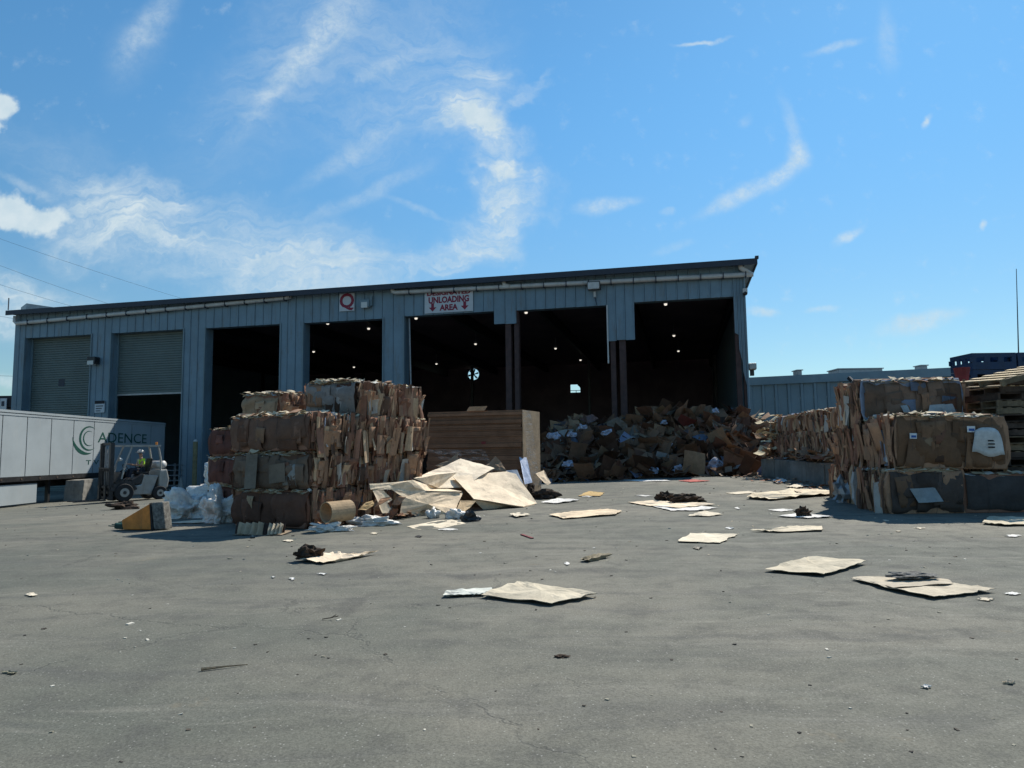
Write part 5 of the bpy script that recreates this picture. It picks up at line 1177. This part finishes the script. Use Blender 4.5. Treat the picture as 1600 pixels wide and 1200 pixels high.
for k, (px, py, Y, s, lab) in enumerate(((865, 682, 34, .34, 'pale blue bag at the left end of the heap'), (893, 680, 34, .26, 'crumpled white paper near the left end of the heap'), (910, 668, 34.4, .24, 'small pale bag above the crumpled white paper'),
        (948, 677, 34, .3, 'tall pale bag below the steel columns'), (1020, 737, 31.8, .3, 'white paper bundle at the front foot of the heap'), (1062, 735, 31.8, .34, 'round white bag at the front foot of the heap'),
        (1118, 726, 32.2, .42, 'blue white plastic bag low at the right of the heap'), (1045, 695, 33.6, .18, 'tiny white scrap in the middle of the heap'), (1118, 643, 35.6, .22, 'white tip poking up beside the largest box'), (888, 726, 32, .28, 'grey white bag low at the left of the heap'), (1038, 661, 35, .2, 'white sliver left of the largest box'))):
    p = at(px, py, Y-.9); blob('paper_bag', lab, 'bag', p-Vector((0, 0, s*.3)), (s*.8, s*.6, s*.6), M_BAG, 60+k, .6, 'pale bags and papers in the heap', 3)
# heap's right end spilling over the first blocks; sunlight put in as pale colour
rr_ = random.Random(33)
for k in range(46):
    t_ = rr_.random(); px = 1188+rr_.uniform(0, 44); py = rr_.uniform(648, 714); Y = 29.0+rr_.uniform(-.6, .5); p = at(px, py, Y); w = rr_.uniform(.25, .75)
    ang = rr_.uniform(-.5, .9); u = Vector((math.cos(ang)*.8, rr_.uniform(-.5, .5), math.sin(ang)*.5+.1))*w; v = Vector((rr_.uniform(-.3, .3), 1, rr_.uniform(-.2, .3)))*w*.5
    if k < 0:
        mb = MB(); mb.sheet(Vector((0, 0, 0))-u/2, u, v, 4, 3, bend_fn(rr_, w*.08, rr_.uniform(-.2, .2)*w), .007, mixed(rr_)); o = mb.build(CS, M_CARD)
        o.location = p; tag(o, 'bent cardboard piece spilling from the end of the mixed bales above the first blocks', 'cardboard', 'bent pieces spilling beside the mixed bales')
    else:
        if k == 0: mbs = MB()
        mbs.sheet(p-u/2, u, v, 5, 3, bend_fn(rr_, w*.12, rr_.uniform(-.3, .3)*w), .007, (.64, .55, .38) if k % 3 else mixed(rr_))
for k in range(170):
    y = rr_.uniform(19.5, 30.2); x = BX+rr_.uniform(-.05, .42); z = .74+terrain(x, y)+rr_.uniform(0, .3); w = rr_.uniform(.08, .5); a = rr_.uniform(0, 6)
    mbs.sheet((x, y, z), Vector((math.cos(a), math.sin(a), rr_.uniform(-.2, .5)))*w, Vector((-math.sin(a), math.cos(a), rr_.uniform(-.3, .6)))*w*.6, 3, 2, bend_fn(rr_, w*.1, rr_.uniform(-.2, .2)*w), .006, mixed(rr_))
for k in range(260):  # every other piece coloured pale, as sun along the wall top
    y = rr_.uniform(19.5, 29.8); x = BX+rr_.uniform(0, 1.2); z = 2.55+.12+rr_.uniform(0, .1)-.03*(y-20)/1.5; w = rr_.uniform(.06, .4); a = rr_.uniform(0, 6)
    mbs.sheet((x+.35, y, z+.05), Vector((math.cos(a), math.sin(a), rr_.uniform(-.1, .3)))*w, Vector((-math.sin(a), math.cos(a), rr_.uniform(-.2, .3)))*w*.5, 3, 2, bend_fn(rr_, w*.1, rr_.uniform(-.2, .2)*w), .006, (.64, .55, .4) if k % 2 else mixed(rr_))
# small bits along the foot of the right wall and the left stack
for k in range(260):
    if k % 2: y = rr_.uniform(18, 31); x = 9.6+rr_.uniform(-.9, .6)
    else: q = rr_.uniform(.2, 4.2); p = Vector((CL.x, CL.y, 0))+Wd*q-U*rr_.uniform(.02, .5); x, y = p.x, p.y
    w = rr_.uniform(.04, .22); a = rr_.uniform(0, 6); mbs.sheet((x, y, terrain(x, y)+rr_.uniform(.01, .1)), Vector((math.cos(a), math.sin(a), rr_.uniform(-.1, .4)))*w, Vector((-math.sin(a), math.cos(a), rr_.uniform(-.1, .4)))*w*.6, 2, 2, bend_fn(rr_, w*.1), .005, mixed(rr_))
for k in range(330):
    y = 9+rr_.random()**.8*21; x = rr_.uniform(-.5, .62)*y*1.1; w = rr_.uniform(.01, .05); a = rr_.uniform(0, 6); c = rr_.choice((PAL, WHT, TAN, (.3, .26, .2), (.1, .08, .06)))
    mbs.sheet((x, y, terrain(x, y)+.006), Vector((math.cos(a), math.sin(a), .05))*w, Vector((-math.sin(a), math.cos(a), .1))*w*.6, 1, 1, lambda a, b: 0, .004, c)
tag(mbs.build('cardboard_scraps', M_CARD), 'small torn scraps strewn along the foot and top of the bale walls', 'cardboard scraps', kind='stuff')

# ------------------------------------------------------------------ litter on the asphalt
def lit(lst, label, col=PAL, amp=.01, seed=0, th=.008, lift=.006, group=None, cat='cardboard', rag=.02):
    P = []; lift = min(lift, .014)
    r = random.Random(seed+5)
    for (px, py) in lst: p = gnd(px, py); p.z += lift*.5+th+r.uniform(0, amp*1.1); P.append(p)
    return polysheet(CS, label, cat, P, th*.5, col, amp*1.2, seed, group, rag*1.6, sub=6)
LG = 'flattened cardboard pieces lying on the yard'
lit([(752, 935), (808, 913.5), (870, 921), (934, 934), (862, 948)], 'large flat square of cardboard at the centre of the yard', (.56, .49, .37), .018, 301, .012, .03, LG)
lit([(692, 935), (698, 926), (772, 922.5), (757, 932), (735, 933)], 'crumpled white paper beside the large central cardboard square', (.62, .62, .55), .014, 302, .01, .01, cat='paper')
lit([(1195, 894), (1230, 884), (1263, 874), (1354, 882), (1320, 893), (1288, 902)], 'pale diamond shaped cardboard right of centre', (.55, .48, .36), .02, 303, .012, .02, LG)
lit([(1330, 907), (1385, 904), (1492, 915), (1556, 926), (1512, 931), (1460, 938), (1395, 925)], 'long dusty cardboard sheet in the right foreground', (.53, .46, .35), .016, 304, .012, .01, LG)
lit([(1332, 906), (1420, 903), (1482, 909), (1490, 916), (1396, 923)], 'second dusty layer on top of the long right hand sheet', (.50, .43, .33), .012, 305, .01, .035, LG)
lit([(1060, 848), (1078, 834.5), (1153, 836), (1125, 850)], 'clean pale rectangle of cardboard in the middle distance', (.68, .60, .46), .01, 306, .008, .006, LG)
lit([(858, 806), (900, 801), (950, 796.5), (972, 800), (962, 806), (880, 812)], 'long tan strip of cardboard right of the pile', TAN2, .016, 307, .01, .02, LG)
lit([(468, 879), (520, 868), (545, 871), (592, 866), (560, 873), (505, 883)], 'torn tan cardboard with brown refuse on its left end', TAN, .025, 308, .01, .02, LG)
lit([(980, 786), (1020, 783), (1080, 785), (1118, 790), (1060, 795), (1010, 791)], 'tan sheet under the dark heap of refuse in the middle distance', TAN, .015, 309, .01, .01, LG)
lit([(1020, 792), (1080, 790), (1122, 795), (1090, 799), (1048, 799)], 'white torn sheet before the dark heap of refuse', WHT, .012, 310, .006, .02, LG)
lit([(1075, 807), (1100, 800), (1130, 805), (1105, 808)], 'small pale piece below the white torn sheet', PAL, .014, 311, group=LG)
lit([(1167, 780), (1178, 774), (1240, 767), (1300, 766), (1314, 774), (1270, 777), (1205, 783)], 'big crumpled pale sheet by the concrete blocks', (.74, .63, .46), .04, 312, .01, .02, LG)
lit([(1240, 770), (1312, 765), (1320, 770), (1262, 775)], 'second pale sheet tucked against the bales by the blocks', TAN, .03, 313, .01, .04, LG)
lit([(1133, 771), (1170, 768), (1182, 771), (1150, 773)], 'thin pale piece left of the big crumpled sheet', PAL, .006, 314, group=LG)
lit([(1172, 831), (1210, 829), (1240, 825), (1286, 825), (1284, 831), (1215, 833)], 'long folded pale strip right of centre', (.68, .58, .43), .02, 315, .01, .02, LG)
lit([(1214, 808), (1250, 803), (1303, 809), (1262, 811)], 'white ragged piece under a small dark lump', WHT, .014, 316, group=LG)
lit([(1200, 798), (1225, 796), (1242, 798), (1220, 800)], 'small white piece just beyond the dark lump', WHT, .006, 317, group=LG)
lit([(1535, 820), (1546, 810), (1605, 811), (1620, 822), (1570, 823)], 'pale sheet at the right edge below the dark bales', (.60, .52, .38), .02, 318, .012, .03, LG)
lit([(907, 878), (935, 869), (957, 871), (920, 879.5)], 'mottled grey brown scrap at mid yard', (.26, .22, .15), .02, 319, .01, .01, LG)
lit([(903, 776), (920, 768), (945, 771), (938, 776)], 'orange tan disc of cardboard beyond the long strip', (.52, .36, .16), .01, 320, group=LG)
lit([(845, 786), (870, 780), (905, 783), (870, 788)], 'cluster of white paper flakes right of the pile', WHT, .02, 321, group=LG, cat='paper')
lit([(796, 806), (812, 803), (828, 806), (806, 810)], 'little curled pale scrap in front of the big creased sheet', PAL, .02, 322, group=LG)
lit([(1205, 752), (1222, 749), (1232, 753), (1215, 757)], 'white scrap at the foot of the farthest block', WHT, .02, 323, .01, .03, LG)
lit([(1228, 762), (1250, 757), (1265, 760), (1245, 764)], 'thin dark edged scrap before the row of blocks', PAL, .02, 324, .01, .05, LG)
lit([(973, 751), (1030, 750), (1050, 752), (1000, 753)], 'white strip along the edge of the shade, left', WHT, .01, 325, group=LG)
lit([(1060, 752), (1085, 750), (1110, 752), (1080, 754)], 'red and white strip along the edge of the shade, right', (.45, .12, .1), .01, 326, group=LG)
lit([(260, 818), (330, 812), (352, 815), (300, 819)], 'flat tan cardboard under the white plastic film', TAN, .01, 327, group=LG)
lit([(1000, 842.5), (1000, 842), (1003, 842), (1003, 842.6)], 'tiny pale scrap of paper lying loose on the grey yard', PAL, .0, 328, group='tiny paper scraps on the yard') if False else None
# crumpled lumps on top of litter
gblob('refuse_lump', 'dark brown refuse on the torn tan cardboard, left of centre', 'refuse', 480, 878, .17, .12, .12, M_DEBRIS, 71, .8, sub=3, freq=2.5, dz=.03)
gblob('refuse_lump', 'dark ragged plastic heap on the tan sheet in the middle distance', 'refuse', 1075, 786, .42, .22, .13, M_DEBRIS, 72, .6, sub=4, freq=2.2, dz=.02)
gblob('refuse_lump', 'smaller dark ragged lump left of the ragged plastic heap', 'refuse', 1040, 784, .22, .16, .15, M_DEBRIS, 73, .9, sub=3, freq=3, dz=.02)
gblob('refuse_lump', 'small dark lump on the white ragged piece', 'refuse', 1256, 807, .15, .1, .12, M_DEBRIS, 74, .8, sub=3, freq=3)
gblob('refuse_lump', 'grey litter and grit between the two right hand sheets', 'refuse', 1432, 911, .26, .13, .035, M_FELT, 75, .45, sub=3, freq=3, dz=.05)
gblob('refuse_lump', 'silver crumpled foil at the foot of the right hand bales', 'refuse', 1325, 786, .28, .2, .4, M_GALV, 76, .8, sub=3, freq=2)
gblob('refuse_lump', 'brown leaf shaped scrap on the asphalt in the lower centre', 'refuse', 878, 1028, .05, .03, .012, M_DEBRIS, 77, .6, sub=3)
# stick
p, q = gnd(314, 1049), gnd(387, 1040); mb = MB(); mb.tube([p+Z*.015, (p+q)/2+Z*.014, q+Z*.008], [.012, .006, .003], 5); tag(mb.build('wood_splinter', M_WOOD), 'thin pale splinter of wood in the left foreground', 'splinter')
p, q = gnd(815, 836), gnd(832, 842); mb = MB(); mb.bar(p+Z*.012, q+Z*.012, .05, .015); tag(mb.build('red_scrap', M_REDP), 'short red edged strip on the asphalt below the pile', 'scrap')
p = gnd(517, 969); t = empty('twig', p, 0, 'small dark twig lying in the left centre foreground', 'twig'); mb = MB(); mb.tube([(-.08, 0, .01), (0, .01, .02), (.06, .03, .03)], .004, 5); mb.build('stem', M_DEBRIS, t)
mb = MB(); mb.tube([(0, .01, .02), (.05, -.01, .05)], .003, 5); mb.build('side_shoot', M_DEBRIS, t)
r = random.Random(99)
small = [(48, 931, 20, 5, PAL, 'small yellowish paper leaf at the left of the yard'), (14, 1053, 26, 5, (.3, .28, .2), 'flattened dull leaf at the left edge foreground'), (503, 898, 18, 3, WHT, 'small white sliver below the torn tan cardboard'),
         (456, 906, 10, 4, WHT, 'white chip left of the small white sliver'), (427, 903, 8, 2, WHT, 'tiny white fleck furthest left of the three slivers'), (886, 882, 8, 5, WHT, 'white pebble like scrap beside the mottled scrap'),
         (1447, 1075, 18, 5, WHT, 'small silver white scrap in the right foreground'), (1577, 1068, 20, 5, PAL, 'small pale oval scrap at the right edge foreground'), (1582, 929, 28, 4, WHT, 'white sliver right of the long dusty sheet'),
         (1582, 838, 26, 4, WHT, 'white crescent of paper near the right edge'), (1437, 826, 18, 3, PAL, 'small pale sliver before the dark bales'), (1404, 831, 8, 2, PAL, 'tiny pale speck left of the small sliver'),
         (1140, 826, 14, 3, WHT, 'thin white sliver beyond the clean pale rectangle'), (1152, 795, 8, 4, WHT, 'small white crumb right of the white torn sheet'), (700, 828, 30, 3, WHT, 'narrow white strip in front of the flat dull sheet'),
         (1540, 938, 30, 5, PAL, 'narrow curled strip at the end of the long dusty sheet'), (1090, 857, 14, 6, (.3, .27, .22), 'grey brown splinter below the pale rectangle'), (585, 834, 14, 3, PAL, 'pale sliver in front of the clear plastic'), (450, 846, 20, 3, PAL, 'pale sliver in front of the bottom bale'),
         (655, 839, 12, 3, (.05, .05, .05), 'small black scrap below the flat dull sheet'), (920, 776, 22, 3, WHT, 'white paper under the orange tan disc'), (1005, 775, 30, 2, WHT, 'thin white strip in the far centre of the yard')]
for k, (px, py, w, h, c, lab) in enumerate(small):
    lit([(px-w/2, py+r.uniform(-.3, .3)*h), (px-w*.1, py-h/2), (px+w/2, py-h*.1), (px+w*.15, py+h/2)], lab, c, .006, 400+k, .004, .004, cat='scrap', rag=.08)
# tiny crumbs and chips: nobody could count them
mb = MB()
for k in range(520):
    d = r.random(); y = 2.6+30*d**1.6; x = r.uniform(-1, 1)*(y*.78+.5); s = r.uniform(.002, .006)*(1+y*.12)
    if r.random() < .05: s *= 2.
    a = r.uniform(0, 6); z = terrain(x, y); c = r.choice([(.07, .06, .05), (.05, .045, .04), (.12, .1, .08), (.3, .28, .22), (.55, .52, .45)])
    u = Vector((math.cos(a), math.sin(a), r.uniform(-.2, .2)))*s*r.uniform(1, 2.2); v = Vector((-math.sin(a), math.cos(a), r.uniform(-.2, .2)))*s
    mb.obox((x, y, z+s*.3), u, v, Z*s*.35, c)
tag(mb.build('gravel', M_CARD), 'fine grit, chips and crumbs scattered over the asphalt', 'gravel', kind='stuff')

# bollard, cone and coil at the bays
def ff(px, Yoff=1.): s, z = fac(px, 740, Yoff); p = FP(s, 0, Yoff); return Vector((p.x, p.y, terrain(p.x, p.y)))
p = ff(304, .8); t = empty('bollard', p, 0, 'yellowish steel bollard guarding the pier right of the second bay', 'bollard'); zt_ = at(304, 690, p.y).z-p.z
mb = MB(); mb.tube([(0, 0, 0), (0, 0, zt_)], .14, 12); mb.build('post', M_YEL, t); mb = MB(); mb.tube([(0, 0, zt_+.001), (0, 0, zt_+.1), (0, 0, zt_+.14)], [.14, .1, .03], 12); mb.build('cap', M_PIPE, t)
p = ff(283, 1.6); t = empty('traffic_cone', p, 0, 'small faded cone at the right side of the second bay', 'cone'); mb = MB(); mb.tube([(0, 0, .03), (0, 0, .7)], [.17, .03], 12); mb.build('cone', M_LGREY, t); mb = MB(); mb.box(-.2, .2, -.2, .2, 0, .03); mb.build('foot', M_BLACK, t)
p = ff(265, .5); t = empty('wire_cage', p, 0, 'round dark wire cage standing in the second bay', 'cage')
for k in range(5):
    mb = MB(); rr2 = .75; mb.tube([Vector((math.cos(a)*rr2, math.sin(a)*rr2, .2+k*.32)) for a in [q*math.pi/8 for q in range(17)]], .02, 5); mb.build('hoop', M_GALV, t)
for k in range(8):
    a = k*math.pi/4; mb = MB(); mb.bar((.75*math.cos(a), .75*math.sin(a), 0), (.75*math.cos(a), .75*math.sin(a), 1.6), .03); mb.build('upright', M_GALV, t)
mb = MB(); s0, s1 = OPEN[6][0]+.5, OPEN[6][1]-.4

# final settings
scn.cycles.max_bounces = 6; scn.cycles.transparent_max_bounces = 12
